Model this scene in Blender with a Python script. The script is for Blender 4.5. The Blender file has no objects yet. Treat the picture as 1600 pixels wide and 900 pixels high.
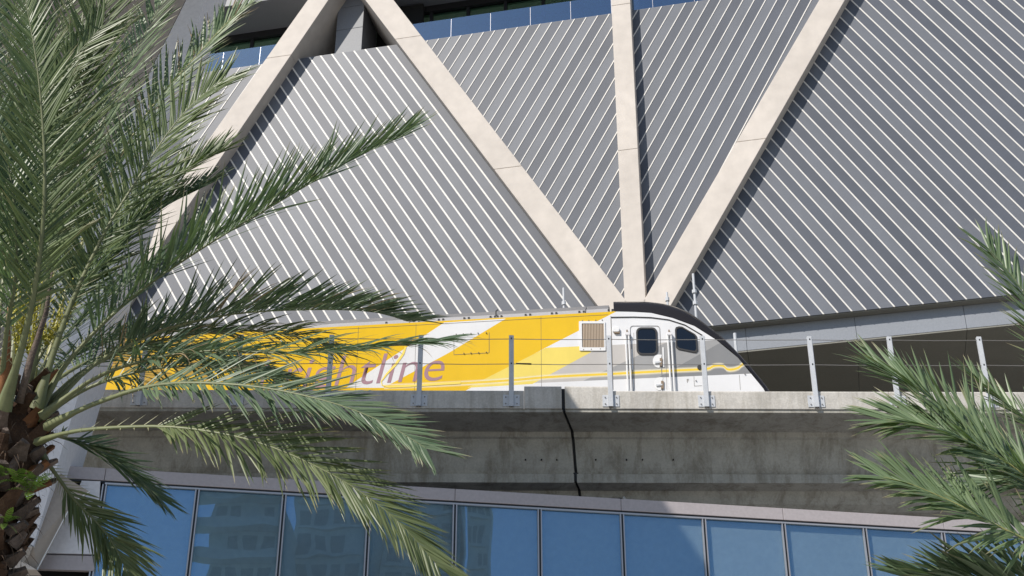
import bpy, bmesh, math, random
from mathutils import Vector, Matrix
random.seed(7)
R = math.radians
# ---------------------------------------------------------------- camera, sky, sun, exposure
FPX, PITCH, EYE = 2310.0, R(30.4), 1.6
SUN_AZ, SUN_EL = R(45.0), R(43.0)          # light travels towards +X +Y (right and away), falling
scene = bpy.context.scene
cam_data = bpy.data.cameras.new('camera')
cam_data.sensor_width = 36.0
cam_data.lens = FPX / 1600.0 * 36.0
cam_data.clip_end = 5000
cam = bpy.data.objects.new('camera', cam_data)
cam.location = (0, 0, EYE)
cam.rotation_euler = (R(90) + PITCH, 0, 0)
scene.collection.objects.link(cam)
scene.camera = cam
scene.render.resolution_x, scene.render.resolution_y = 1024, 576
world = bpy.data.worlds.new('World')
scene.world = world
world.use_nodes = True
wn = world.node_tree
sky = wn.nodes.new('ShaderNodeTexSky')
sky.sky_type = 'NISHITA'
sky.sun_disc = False
sky.sun_elevation = SUN_EL
sky.sun_rotation = R(180) + SUN_AZ
sky.air_density = 1.0
sky.dust_density = 0.4
sky.ozone_density = 1.5
bg = wn.nodes['Background']
bg.inputs['Strength'].default_value = 0.10
wn.links.new(sky.outputs[0], bg.inputs[0])
sun_data = bpy.data.lights.new('sun', 'SUN')
sun_data.energy = 4.3
sun_data.angle = R(0.5)
sun_data.color = (1.0, 0.94, 0.86)
sun = bpy.data.objects.new('sun', sun_data)
sdir = Vector((math.sin(SUN_AZ) * math.cos(SUN_EL), math.cos(SUN_AZ) * math.cos(SUN_EL), -math.sin(SUN_EL)))
sun.rotation_euler = sdir.to_track_quat('-Z', 'Y').to_euler()
sun.location = (-20, -20, 60)
scene.collection.objects.link(sun)
vs = scene.view_settings
vs.view_transform = 'Standard'
vs.look = 'None'
vs.exposure = 0.17
vs.gamma = 1.0
vs.use_curve_mapping = False
scene.render.engine = 'CYCLES'

# ---------------------------------------------------------------- helpers
COL = scene.collection
CP, SP = math.cos(PITCH), math.sin(PITCH)

def ray(px, py):
    """direction of a sight line, used once to survey real positions from the photograph"""
    a, b = px - 800.0, 450.0 - py
    return Vector((a, FPX * CP - b * SP, FPX * SP + b * CP)).normalized()

def atY(px, py, Y):
    d = ray(px, py)
    return Vector((0, 0, EYE)) + d * (Y / d.y)

class Frame:
    """upright plane: u to the right along it, v up (world z), d outwards to the street"""
    def __init__(s, origin, yaw):
        s.o = Vector((origin[0], origin[1], 0))
        s.u = Vector((math.cos(yaw), math.sin(yaw), 0))
        s.n = Vector((math.sin(yaw), -math.cos(yaw), 0))
    def P(s, u, v, d=0.0):
        return s.o + s.u * u + s.n * d + Vector((0, 0, v))
    def uv(s, px, py, d=0.0):
        r = ray(px, py)
        c = Vector((0, 0, EYE))
        t = ((s.o + s.n * d - c).dot(s.n)) / r.dot(s.n)
        p = c + r * t
        return ((p - s.o).dot(s.u), p.z)

def new_obj(name, verts, faces, mat, parent=None, smooth=False, bevel=0):
    me = bpy.data.meshes.new(name)
    me.from_pydata([tuple(v) for v in verts], [], faces)
    me.update()
    if smooth:
        me.polygons.foreach_set('use_smooth', [True] * len(me.polygons))
    for m in (mat if isinstance(mat, (list, tuple)) else [mat]):
        me.materials.append(m)
    o = bpy.data.objects.new(name, me)
    COL.objects.link(o)
    if parent is not None:
        setparent(o, parent)
    if bevel:
        b = o.modifiers.new('bevel', 'BEVEL')
        b.width = bevel
        b.segments = 2
        b.limit_method = 'ANGLE'
    return o

def setparent(o, parent):
    o.parent = parent
    tot = Vector((0, 0, 0))
    q = parent
    while q is not None:
        tot += q.location
        q = q.parent
    if parent.parent is None:
        o.location = o.location - parent.location
    # a sub-part's parent already carries the shift back to world coordinates

def thing(name, label, cat, loc, group=None, kind=None):
    e = bpy.data.objects.new(name, None)
    e.empty_display_size = 0.3
    e.location = loc
    COL.objects.link(e)
    tag(e, label, cat, group, kind)
    return e

def tag(o, label=None, cat=None, group=None, kind=None):
    if label: o['label'] = label
    if cat: o['category'] = cat
    if group: o['group'] = group
    if kind: o['kind'] = kind
    return o

class MB:
    """collects polygons of ONE mesh"""
    def __init__(s):
        s.v, s.f, s.m = [], [], []
    def poly(s, pts, m=0):
        i = len(s.v)
        s.v += [Vector(p) for p in pts]
        s.f.append(tuple(range(i, i + len(pts))))
        s.m.append(m)
    def prism(s, a, b, m=0):
        """closed solid between two rings of equal length"""
        n, i = len(a), len(s.v)
        s.v += [Vector(p) for p in a] + [Vector(p) for p in b]
        s.f.append(tuple(range(i, i + n)))
        s.f.append(tuple(range(i + 2 * n - 1, i + n - 1, -1)))
        for k in range(n):
            j = (k + 1) % n
            s.f.append((i + k, i + n + k, i + n + j, i + j))
        s.m += [m] * (n + 2)
    def box(s, c, ax, ay, az, m=0):
        c = Vector(c); ax, ay, az = Vector(ax), Vector(ay), Vector(az)
        a = [c - ax - ay - az, c + ax - ay - az, c + ax + ay - az, c - ax + ay - az]
        s.prism(a, [p + az * 2 for p in a], m)
    def tube(s, pts, rad, n=8, m=0, cap=True):
        pts = [Vector(p) for p in pts]
        rs = rad if isinstance(rad, (list, tuple)) else [rad] * len(pts)
        i0 = len(s.v)
        ref = Vector((0.13, 0.21, 1))
        for k, p in enumerate(pts):
            t = (pts[min(k + 1, len(pts) - 1)] - pts[max(k - 1, 0)]).normalized()
            if abs(t.dot(ref.normalized())) > 0.95:
                ref = Vector((1, 0.2, 0))
            a = t.cross(ref).normalized(); b = t.cross(a)
            for j in range(n):
                q = 2 * math.pi * j / n
                s.v.append(p + (a * math.cos(q) + b * math.sin(q)) * rs[k])
        for k in range(len(pts) - 1):
            for j in range(n):
                a = i0 + k * n + j; b = i0 + k * n + (j + 1) % n
                s.f.append((a, b, b + n, a + n)); s.m.append(m)
        if cap:
            s.f.append(tuple(range(i0 + n - 1, i0 - 1, -1))); s.m.append(m)
            e = i0 + (len(pts) - 1) * n
            s.f.append(tuple(range(e, e + n))); s.m.append(m)
    def build(s, name, mat, parent=None, smooth=False, bevel=0):
        o = new_obj(name, s.v, s.f, mat, parent, smooth, bevel)
        o.data.polygons.foreach_set('material_index', s.m)
        bm = bmesh.new(); bm.from_mesh(o.data)
        bmesh.ops.recalc_face_normals(bm, faces=bm.faces)
        bm.to_mesh(o.data); bm.free()
        return o

def slab(fr, poly, d0, d1, name, mat, parent=None, bevel=0):
    mb = MB()
    mb.prism([fr.P(u, v, d0) for u, v in poly], [fr.P(u, v, d1) for u, v in poly])
    return mb.build(name, mat, parent, bevel=bevel)

def clip(poly, a, b, c):
    """keep a*u+b*v+c >= 0"""
    out = []
    for i in range(len(poly)):
        p, q = poly[i], poly[(i + 1) % len(poly)]
        fp, fq = a * p[0] + b * p[1] + c, a * q[0] + b * q[1] + c
        if fp >= 0: out.append(p)
        if (fp >= 0) != (fq >= 0):
            t = fp / (fp - fq)
            out.append((p[0] + (q[0] - p[0]) * t, p[1] + (q[1] - p[1]) * t))
    return out

def area(p):
    return abs(sum(p[i][0] * p[(i + 1) % len(p)][1] - p[(i + 1) % len(p)][0] * p[i][1] for i in range(len(p)))) / 2

# ---------------------------------------------------------------- materials
def mat_base(name, color, rough=0.6, spec=0.5, metal=0.0):
    m = bpy.data.materials.new(name)
    m.use_nodes = True
    b = m.node_tree.nodes['Principled BSDF']
    b.inputs['Base Color'].default_value = (*color, 1)
    b.inputs['Roughness'].default_value = rough
    b.inputs['Specular IOR Level'].default_value = spec
    b.inputs['Metallic'].default_value = metal
    return m, m.node_tree, b

def N(nt, typ, **kw):
    n = nt.nodes.new(typ)
    for k, v in kw.items(): setattr(n, k, v)
    return n

def val(nt, x):
    return x

def math_n(nt, op, a, b=None, c=None):
    n = N(nt, 'ShaderNodeMath', operation=op)
    for i, x in enumerate((a, b, c)):
        if x is None: continue
        if isinstance(x, (int, float)): n.inputs[i].default_value = x
        else: nt.links.new(x, n.inputs[i])
    return n.outputs[0]

def mixc(nt, fac, a, b, blend='MIX'):
    n = N(nt, 'ShaderNodeMix', data_type='RGBA', blend_type=blend)
    for s, x in ((n.inputs[0], fac), (n.inputs[6], a), (n.inputs[7], b)):
        if isinstance(x, (int, float)): s.default_value = x
        elif isinstance(x, tuple): s.default_value = (*x[:3], 1)
        else: nt.links.new(x, s)
    return n.outputs[2]

def noise(nt, scale, detail=4, rough=0.55, stretch=None, dist=0):
    tc = N(nt, 'ShaderNodeTexCoord')
    t = N(nt, 'ShaderNodeTexNoise')
    t.inputs['Scale'].default_value = scale
    t.inputs['Detail'].default_value = detail
    t.inputs['Roughness'].default_value = rough
    t.inputs['Distortion'].default_value = dist
    if stretch:
        mp = N(nt, 'ShaderNodeMapping')
        mp.inputs['Scale'].default_value = stretch
        nt.links.new(tc.outputs['Object'], mp.inputs[0])
        nt.links.new(mp.outputs[0], t.inputs['Vector'])
    else:
        nt.links.new(tc.outputs['Object'], t.inputs['Vector'])
    return t.outputs['Fac']

def ramp(nt, fac, lo, hi, a=0.0, b=1.0):
    n = N(nt, 'ShaderNodeMapRange')
    n.inputs[1].default_value, n.inputs[2].default_value = lo, hi
    n.inputs[3].default_value, n.inputs[4].default_value = a, b
    nt.links.new(fac, n.inputs[0])
    return n.outputs[0]

def weathered(name, color, dark=0.75, rough=0.7, scale=1.2, fine=30, rnd=0.0, spec=0.4, bump=0.0, streak=False):
    m, nt, b = mat_base(name, color, rough, spec)
    f = ramp(nt, noise(nt, scale, 6, 0.6, (1, 1, 0.35) if streak else None), 0.3, 0.72)
    c = mixc(nt, f, tuple(x * dark for x in color), color)
    g = ramp(nt, noise(nt, fine, 3), 0.3, 0.7, 0.93, 1.05)
    if rnd:
        oi = N(nt, 'ShaderNodeObjectInfo')
        g = math_n(nt, 'MULTIPLY', g, ramp(nt, oi.outputs['Random'], 0, 1, 1 - rnd, 1 + rnd))
    cc = N(nt, 'ShaderNodeCombineXYZ')
    for i in range(3): nt.links.new(g, cc.inputs[i])
    c = mixc(nt, 1.0, c, cc.outputs[0], 'MULTIPLY')
    nt.links.new(c, b.inputs['Base Color'])
    if bump:
        bp = N(nt, 'ShaderNodeBump')
        bp.inputs['Strength'].default_value = bump
        bp.inputs['Distance'].default_value = 0.02
        nt.links.new(noise(nt, fine, 5), bp.inputs['Height'])
        nt.links.new(bp.outputs[0], b.inputs['Normal'])
    return m

M = {}
M['plank_light'] = weathered('grey panel light', (0.150, 0.162, 0.188), 0.86, 0.5, 1.1, 25, 0.06)
M['plank_dark'] = weathered('grey panel dark', (0.093, 0.104, 0.130), 0.84, 0.5, 1.1, 25, 0.07)
M['fin'] = weathered('white fin', (0.77, 0.745, 0.70), 0.94, 0.5, 2.0, 20)
M['beam'] = weathered('cream concrete cladding', (0.66, 0.60, 0.54), 0.86, 0.7, 0.8, 2.6, 0.025, streak=True)
M['grey_metal'] = weathered('grey metal panel', (0.19, 0.20, 0.22), 0.93, 0.5, 0.5, 20)
M['dark_soffit'] = weathered('taupe soffit panel', (0.245, 0.24, 0.21), 0.9, 0.7, 0.6, 20)
M['black'] = mat_base('black frame', (0.012, 0.012, 0.014), 0.4)[0]
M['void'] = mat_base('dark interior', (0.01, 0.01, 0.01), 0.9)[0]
M['galv'] = weathered('galvanised steel', (0.60, 0.62, 0.65), 0.88, 0.5, 6, 40)
M['cable'] = mat_base('steel cable', (0.22, 0.21, 0.20), 0.5)[0]
M['silver'] = mat_base('aluminium', (0.52, 0.50, 0.50), 0.35, 0.5, 0.6)[0]
M['coping'] = weathered('pinkish metal coping', (0.44, 0.40, 0.405), 0.96, 0.45, 0.8, 18)
M['pale_metal'] = weathered('pale grey metal panel', (0.76, 0.745, 0.76), 0.95, 0.5, 0.5, 14)
M['white_paint'] = mat_base('white paint', (0.78, 0.78, 0.78), 0.3)[0]
M['fascia'] = weathered('blue grey fascia panel', (0.27, 0.29, 0.325), 0.93, 0.5, 0.5, 20)
M['taupe'] = weathered('taupe metal panel', (0.40, 0.345, 0.295), 0.95, 0.55, 0.5, 14)
M['rubber'] = mat_base('rubber', (0.02, 0.02, 0.022), 0.6)[0]
M['ground'] = weathered('paving', (0.36, 0.34, 0.31), 0.8, 0.85, 0.2, 6)

def glass_mat(name, tint, refl, gloss=(0.9, 0.95, 1.0), rough=0.0, wav=0.0):
    m = bpy.data.materials.new(name); m.use_nodes = True
    nt = m.node_tree; nt.nodes.clear()
    out = N(nt, 'ShaderNodeOutputMaterial')
    tr = N(nt, 'ShaderNodeBsdfTransparent'); tr.inputs[0].default_value = (*tint, 1)
    gl = N(nt, 'ShaderNodeBsdfGlossy'); gl.inputs['Color'].default_value = (*gloss, 1); gl.inputs['Roughness'].default_value = rough
    if wav:
        bp = N(nt, 'ShaderNodeBump'); bp.inputs['Strength'].default_value = wav; bp.inputs['Distance'].default_value = 0.01
        nt.links.new(noise(nt, 1.1, 1), bp.inputs['Height'])
        nt.links.new(bp.outputs[0], gl.inputs['Normal'])
    lw = N(nt, 'ShaderNodeLayerWeight'); lw.inputs[0].default_value = 0.5
    f = math_n(nt, 'MULTIPLY_ADD', math_n(nt, 'POWER', lw.outputs['Facing'], 4.0), 0.5, refl)
    mx = N(nt, 'ShaderNodeMixShader')
    nt.links.new(f, mx.inputs[0]); nt.links.new(tr.outputs[0], mx.inputs[1]); nt.links.new(gl.outputs[0], mx.inputs[2])
    nt.links.new(mx.outputs[0], out.inputs[0])
    return m
M['glass_blue'] = glass_mat('blue coated glass', (0.88, 0.94, 0.98), 0.185, (0.34, 0.66, 0.97), 0.0, 0.16)
M['glass_balc'] = glass_mat('balustrade glass', (0.35, 0.45, 0.60), 0.30, (0.55, 0.78, 1.0))
M['glass_dark'] = glass_mat('green tinted window glass', (0.62, 0.76, 0.66), 0.05, (0.8, 1.0, 0.9))
M['spandrel'] = weathered('blue grey spandrel panel', (0.43, 0.44, 0.40), 0.93, 0.6, 0.7, 10)

# concrete with water stains
def concrete(name, color, stain):
    m, nt, b = mat_base(name, color, 0.85, 0.25)
    n1 = ramp(nt, noise(nt, 1.5, 8, 0.65), 0.32, 0.7)
    n2 = ramp(nt, noise(nt, 1.6, 9, 0.75, (1.6, 1.6, 0.22), .5), 0.46, 0.64)
    n3 = ramp(nt, noise(nt, 22, 5, 0.7), 0.35, 0.7, 0.86, 1.08)
    c = mixc(nt, n1, tuple(x * 0.74 for x in color), color)
    f = math_n(nt, 'MULTIPLY', n2, stain)
    c = mixc(nt, f, c, (color[0] * 0.34, color[1] * 0.31, color[2] * 0.25))
    cc = N(nt, 'ShaderNodeCombineXYZ')
    for i in range(3): nt.links.new(n3, cc.inputs[i])
    c = mixc(nt, 1.0, c, cc.outputs[0], 'MULTIPLY')
    nt.links.new(c, b.inputs['Base Color'])
    bp = N(nt, 'ShaderNodeBump'); bp.inputs['Strength'].default_value = 0.35; bp.inputs['Distance'].default_value = 0.015
    nt.links.new(noise(nt, 18, 6, 0.65), bp.inputs['Height'])
    nt.links.new(bp.outputs[0], b.inputs['Normal'])
    return m
M['concrete'] = concrete('weathered concrete', (0.50, 0.48, 0.425), 0.6)
M['concrete_pale'] = concrete('pale parapet concrete', (0.66, 0.63, 0.58), 0.40)
# ---------------------------------------------------------------- ground
mb = MB(); mb.poly([(-1500, -1500, 0), (1500, -1500, 0), (1500, 1500, 0), (-1500, 1500, 0)])
tag(mb.build('ground', M['ground']), 'grey paved ground of the street', None, None, 'structure')

# ---------------------------------------------------------------- station building with striped facade
_p = atY(1000, 474, 38.0)
FA = Frame((_p.x, _p.y), R(-12.4))
station = thing('station_building', 'grey station building with diagonal striped cladding and cream V shaped beams', 'building', (FA.o.x, FA.o.y, 0))
BD = 0.40                                                    # beams stand this far proud of the cladding
V0 = FA.uv(1450, 474)[1]                                     # bottom edge of the cladding
VTOP = FA.uv(800, 44)[1]                                     # top edge of the cladding below the balcony
def line2(p, q, d):
    a, b = FA.uv(*p, d), FA.uv(*q, d)
    return a, b
def at_v(l, v):
    (u0, v0), (u1, v1) = l
    return u0 + (u1 - u0) * (v - v0) / (v1 - v0)
beams = {
    'b1': (line2((480.7, 0), (333, 208), BD + .08), line2((513, 0), (370, 210), BD + .08)),
    'b2': (line2((570.8, 0), (932, 475), BD), line2((615, 0), (976, 467), BD)),
    'b3': (line2((955, 0), (976, 474), BD), line2((984.6, 0), (1009, 474), BD)),
    'b4': (line2((1280, 0), (1058, 380), BD), line2((1320, 0), (1100.6, 385), BD)),
}
VHI = VTOP + 4.2
beam_label = {'b1': 'leftmost diagonal beam beside the palm', 'b2': 'diagonal beam falling to the right', 'b3': 'upright beam in the middle', 'b4': 'diagonal beam rising to the right'}
for k, (l, r) in beams.items():
    lo = V0 - 0.6
    front = BD + (.08 if k == 'b1' else 0)
    back = -2.2
    # beam shafts in two or three cast lengths with fine joints
    joints = {'b1': [(424, 90)], 'b2': [(640, 58), (792, 262)], 'b3': [(970, 7), (985, 233)], 'b4': [(1150, 222)]}[k]
    vs_ = [lo] + sorted(FA.uv(x, y, front)[1] for x, y in joints) + [VHI]
    for a, b in zip(vs_[:-1], vs_[1:]):
        g = 0.006
        poly = [(at_v(l, a + g), a + g), (at_v(r, a + g), a + g), (at_v(r, b - g), b - g), (at_v(l, b - g), b - g)]
        o = slab(FA, poly, front, back, 'beam', M['beam'], station, bevel=0.012)
        o['label'] = beam_label[k]
    core = [(at_v(l, lo) + .02, lo), (at_v(r, lo) - .02, lo), (at_v(r, VHI) - .02, VHI), (at_v(l, VHI) + .02, VHI)]
    slab(FA, core, front - 0.03, back + .03, 'beam_core', M['beam'], station)

def mid(k, v): return (at_v(beams[k][0], v) + at_v(beams[k][1], v)) / 2
def vcross(k1, k2):
    # height at which two beam centre lines meet
    a, b = V0 - 2, VTOP
    for _ in range(50):
        m = (a + b) / 2
        if mid(k1, m) < mid(k2, m): b = m
        else: a = m
    return b
UL, UR = FA.uv(-150, 300)[0], FA.uv(1900, 300)[0]
v23, v34 = vcross('b2', 'b3'), vcross('b3', 'b4')
panels = [
    ('/', 0.035, [(UL, VTOP), (mid('b1', VTOP), VTOP), (mid('b1', V0), V0), (UL, V0)]),
    ('\\', 0.054, [(mid('b1', VTOP), VTOP), (mid('b2', VTOP), VTOP), (mid('b2', V0), V0), (mid('b1', V0), V0)]),
    ('/', 0.035, [(mid('b2', VTOP), VTOP), (mid('b3', VTOP), VTOP), (mid('b3', v23), v23)]),
    ('/', 0.035, [(mid('b3', VTOP), VTOP), (mid('b4', VTOP), VTOP), (mid('b3', v34), v34)]),
    ('\\', 0.042, [(mid('b4', VTOP), VTOP), (UR, VTOP), (UR, V0), (mid('b4', V0), V0)]),
]
a, b = FA.uv(606.7, 73.6), FA.uv(776.7, 300)
a2, b2 = FA.uv(1365.7, 340), FA.uv(1487.4, 470)
a3, b3 = FA.uv(825.8, 41.2), FA.uv(758.3, 150)
ang_back = [math.atan2(b[1] - a[1], b[0] - a[0]), math.atan2(b2[1] - a2[1], b2[0] - a2[0])]
ang_fwd = math.atan2(b3[1] - a3[1], b3[0] - a3[0])
print('ANGLES', [math.degrees(x) for x in ang_back], math.degrees(ang_fwd), 'pitch', FA.uv(606.7, 73.3)[0] - FA.uv(589.1, 75.8)[0],
      FA.uv(1487.4, 470)[0] - FA.uv(1464.8, 472.4)[0], FA.uv(825.8, 41.2)[0] - FA.uv(808, 43.7)[0], 'v0', V0, 'vtop', VTOP)
anchor = [FA.uv(388 / 6 + 260, 60 + 310 / 6), FA.uv(606.7, 73.3), FA.uv(825.8, 41.2), FA.uv(1222 / 5.71 + 820, 58 / 5.71), FA.uv(1487.4, 470)]
pitch_u = [FA.uv(409.5, 100)[0] - FA.uv(392.2, 102.5)[0], FA.uv(606.7, 73.3)[0] - FA.uv(589.1, 75.8)[0], FA.uv(825.8, 41.2)[0] - FA.uv(808.05, 43.7)[0],
           FA.uv(1089.7, 1.75)[0] - FA.uv(1070.9, 4.4)[0], FA.uv(1487.4, 470)[0] - FA.uv(1464.8, 472.4)[0]]
dirs = [ang_fwd, ang_back[0], ang_fwd, ang_fwd, ang_back[1]]
for pi_, (kind, fw, poly) in enumerate(panels):
    back = slab(FA, poly, -0.03, -0.30, 'cladding_wall', M['grey_metal'], station)
    th = dirs[pi_]
    nx, ny = math.sin(th), -math.cos(th)
    if nx < 0: nx, ny = -nx, -ny
    pit = pitch_u[pi_] * nx
    s0 = anchor[pi_][0] * nx + anchor[pi_][1] * ny
    ss = [p[0] * nx + p[1] * ny for p in poly]
    k0, k1 = math.floor((min(ss) - s0) / pit), math.ceil((max(ss) - s0) / pit)
    for k in range(k0, k1 + 1):
        lo, hi = s0 + k * pit, s0 + (k + 1) * pit
        q = clip(clip(poly, nx, ny, -(lo + fw / 2)), -nx, -ny, hi - fw / 2)
        if len(q) > 2 and area(q) > 0.004:
            slab(FA, q, 0.0, -0.035, 'plank', M['plank_light'] if k % 2 else M['plank_dark'], back)
        q = clip(clip(poly, nx, ny, -(lo - fw / 2 + .001)), -nx, -ny, lo + fw / 2 - .001)
        if len(q) > 2 and area(q) > 0.0008:
            slab(FA, q, 0.014, -0.034, 'fin', M['fin'], back)
# cladding body behind
slab(FA, [(UL, V0 + .02), (UR, V0 + .02), (UR, VTOP - .02), (UL, VTOP - .02)], -0.32, -0.60, 'wall', M['grey_metal'], station)
slab(FA, [(UL, VTOP + .0), (UR, VTOP), (UR, VTOP + .03), (UL, VTOP + .03)], -0.02, -0.60, 'wall_cap', M['grey_metal'], station)
# fascia and soffit below the cladding
vf1 = FA.uv(1450, 518.8, -0.30)[1]
ue = [FA.uv(x, 520, -0.30)[0] for x in (700, 990, 1165, 1338, 1512, 1690, 1900)]
for a, b in zip(ue[:-1], ue[1:]):
    slab(FA, [(a + .006, vf1), (b - .006, vf1), (b - .006, V0 - .03), (a + .006, V0 - .03)], -0.30, -0.50, 'fascia_panel', M['fascia'], station)
    slab(FA, [(a + .006, vf1 - .05), (b - .006, vf1 - .05), (b - .006, vf1 - .002), (a + .006, vf1 - .002)], -0.31, -9.0, 'soffit_panel', M['dark_soffit'], station)
slab(FA, [(UL, V0 - .03), (UR, V0 - .03), (UR, V0 + .015), (UL, V0 + .015)], -0.04, -0.29, 'edge_trim', M['dark_soffit'], station)
slab(FA, [(UL, 0), (UR, 0), (UR, vf1 - .06), (UL, vf1 - .06)], -8.5, -9.2, 'rear_wall', M['dark_soffit'], station)
slab(FA, [(UL, vf1 - .04), (UR, vf1 - .04), (UR, VTOP + 4), (UL, VTOP + 4)], -8.0, -8.4, 'core_wall', M['dark_soffit'], station)
# balcony: floor, glass balustrade, windows, soffit
slab(FA, [(UL, VTOP - .25), (UR, VTOP - .25), (UR, VTOP - .05), (UL, VTOP - .05)], -0.61, -2.5, 'balcony_floor', M['grey_metal'], station)
gh = FA.uv(827, 11, -.12)[1] - VTOP
post_u = FA.uv(640 + 757 / 6, 30, -.12)[0]
sp = FA.uv(640 + 1130 / 6, 22, -.12)[0] - post_u
def hits_beam(u, k): return False
for k in range(-9, 14):
    a = post_u + k * sp
    if -5 <= k <= -3: continue
    slab(FA, [(a + .012, VTOP + .02), (a + sp - .012, VTOP + .02), (a + sp - .012, VTOP + gh), (a + .012, VTOP + gh)], -0.12, -0.135, 'balustrade_pane', M['glass_balc'], station)
    slab(FA, [(a - .012, VTOP + .03), (a + .012, VTOP + .03), (a + .012, VTOP + gh - .01), (a - .012, VTOP + gh - .01)], -0.137, -0.16, 'balustrade_clip', M['silver'], station)
WD = -2.3
vh = VTOP + 3.25
for k in range(-9, 14):
    a = post_u + k * sp + .05
    fr_ = slab(FA, [(a - .06, VTOP), (a + .06, VTOP), (a + .06, vh), (a - .06, vh)], WD + .08, WD - .06, 'window_mullion', M['black'], station)
    slab(FA, [(a + .06, VTOP), (a + sp - .06, VTOP), (a + sp - .06, vh), (a + .06, vh)], WD, WD - .02, 'window_pane', M['glass_dark'], station)
    slab(FA, [(a + .061, VTOP + 2.35), (a + sp - .061, VTOP + 2.35), (a + sp - .061, VTOP + 2.41), (a + .061, VTOP + 2.41)], WD + .05, WD + .004, 'window_transom', M['black'], station)
slab(FA, [(UL, vh), (UR, vh), (UR, vh + .28), (UL, vh + .28)], WD + .12, WD - .06, 'window_header', M['black'], station)
# room behind the windows
slab(FA, [(UL, vh + .02), (UR, vh + .02), (UR, vh + .2), (UL, vh + .2)], WD - .2, -7.9, 'room_ceiling', M['pale_metal'], station)
slab(FA, [(UL, VTOP - .2), (UR, VTOP - .2), (UR, vh), (UL, vh)], -5.4, -5.6, 'room_wall', M['grey_metal'], station)
slab(FA, [(UL, vh + .285), (UR, vh + .285), (UR, vh + .5), (UL, vh + .5)], -0.6, -7.9, 'balcony_soffit', M['grey_metal'], station)
slab(FA, [(UL, vh + .51), (UR, vh + .51), (UR, vh + 6), (UL, vh + 6)], -0.7, -7.9, 'upper_wall', M['grey_metal'], station)
# grey clad column between the two beams
c0, c1 = FA.uv(526, 40, -.36)[0], FA.uv(567, 40, -.36)[0]
vj = FA.uv(545, 45, -.36)[1]
for a, b in ((VTOP - .2, vj - .006), (vj + .006, vj + 1.02), (vj + 1.03, vh + 1)):
    slab(FA, [(c0, a), (c1, a), (c1, b), (c0, b)], -.36, -1.9, 'column_panel', M['grey_metal'], station, bevel=.008)
slab(FA, [(c1, VTOP), (at_v(beams['b2'][0], VTOP) + .3, VTOP), (at_v(beams['b2'][0], VTOP) + .3, vh + .2), (c1, vh + .2)], -1.92, -2.1, 'dark_wall', M['void'], station)  # near-black sheet, the void's darkness put into its colour
slab(FA, [(at_v(beams['b1'][1], VTOP) - .3, VTOP), (c0 - .001, VTOP), (c0 - .001, vh + .2), (at_v(beams['b1'][1], VTOP) - .3, vh + .2)], -1.92, -2.1, 'dark_wall', M['void'], station)  # same black stand-in for the dark void left of the column
# supporting walls down to the street
for px in (-100, 500, 1000, 1800):
    u = FA.uv(px, 500)[0]
    slab(FA, [(u - .6, 0), (u + .6, 0), (u + .6, vf1 - .06), (u - .6, vf1 - .06)], -7.0, -8.2, 'column', M['beam'], station)

# ---------------------------------------------------------------- lower building with glass front
_p = atY(800, 770, 25.0)
FG = Frame((_p.x, _p.y), R(8.7))
office = thing('glass_building', 'low building front of blue glass panes below the concrete viaduct', 'building', (FG.o.x, FG.o.y, 0))
vc1 = FG.uv(800, 770)[1]; vc0 = FG.uv(800, 788.5)[1]
mull = [FG.uv(x, 790)[0] for x in (159, 306, 443, 577, 711, 843, 971, 1098, 1221, 1346, 1466, 1588, 1708, 1828)]
gw = vc1 - vc0
vb = vc0 - 2.35
# coping lengths
cj = [FG.uv(x, 765)[0] for x in (20, 161, 444, 711, 969, 1219, 1465, 1700, 1900)]
for a, b in zip(cj[:-1], cj[1:]):
    slab(FG, [(a + .004, vc0), (b - .004, vc0), (b - .004, vc1), (a + .004, vc1)], 0.03, -0.30, 'coping', M['coping'], office, bevel=.006)
slab(FG, [(cj[0], vc0 - .035), (cj[-1], vc0 - .035), (cj[-1], vc0), (cj[0], vc0)], 0.01, -0.20, 'shadow_gap', M['black'], office)
slab(FG, [(mull[0], vc0 - .065), (cj[-1], vc0 - .065), (cj[-1], vc0 - .036), (mull[0], vc0 - .036)], 0.025, -0.02, 'head_trim', M['silver'], office)
rows = [(vb, vc0 - .066), (0.4, vb - .16)]
for ri, (lo, hi) in enumerate(rows):
    for i, u in enumerate(mull):
        mb = MB()
        for s in (-1, 1):
            mb.prism([FG.P(u + s * .028 - .011, lo, .022), FG.P(u + s * .028 + .011, lo, .022), FG.P(u + s * .028 + .011, hi, .022), FG.P(u + s * .028 - .011, hi, .022)],
                     [FG.P(u + s * .028 - .011, lo, -.03), FG.P(u + s * .028 + .011, lo, -.03), FG.P(u + s * .028 + .011, hi, -.03), FG.P(u + s * .028 - .011, hi, -.03)])
        mu = mb.build('mullion', M['silver'], office)
        slab(FG, [(u - .0165, lo), (u + .0165, lo), (u + .0165, hi), (u - .0165, hi)], .012, -.20, 'gasket', M['black'], mu)
        if i + 1 < len(mull):
            w = mull[i + 1]
            mb = MB(); t1, t2 = random.uniform(-.003, .003), random.uniform(-.003, .003)      # panes never hang quite true
            q = [(u + .045, lo, t1 + t2), (w - .045, lo, -t1 + t2), (w - .045, hi, -t1 - t2), (u + .045, hi, t1 - t2)]
            mb.prism([FG.P(a, b, -.014 + c) for a, b, c in q], [FG.P(a, b, -.020 + c) for a, b, c in q])
            mb.build('window_pane', M['glass_blue'], office)
            if ri == 0:
                slab(FG, [(u + .02, lo), (w - .02, lo), (w - .02, hi), (u + .02, hi)], -.055, -.09, 'spandrel_panel', M['spandrel'], office)
slab(FG, [(mull[0], vb - .15), (mull[-1], vb - .15), (mull[-1], vb - .01), (mull[0], vb - .01)], .02, -.22, 'transom', M['black'], office)
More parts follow.
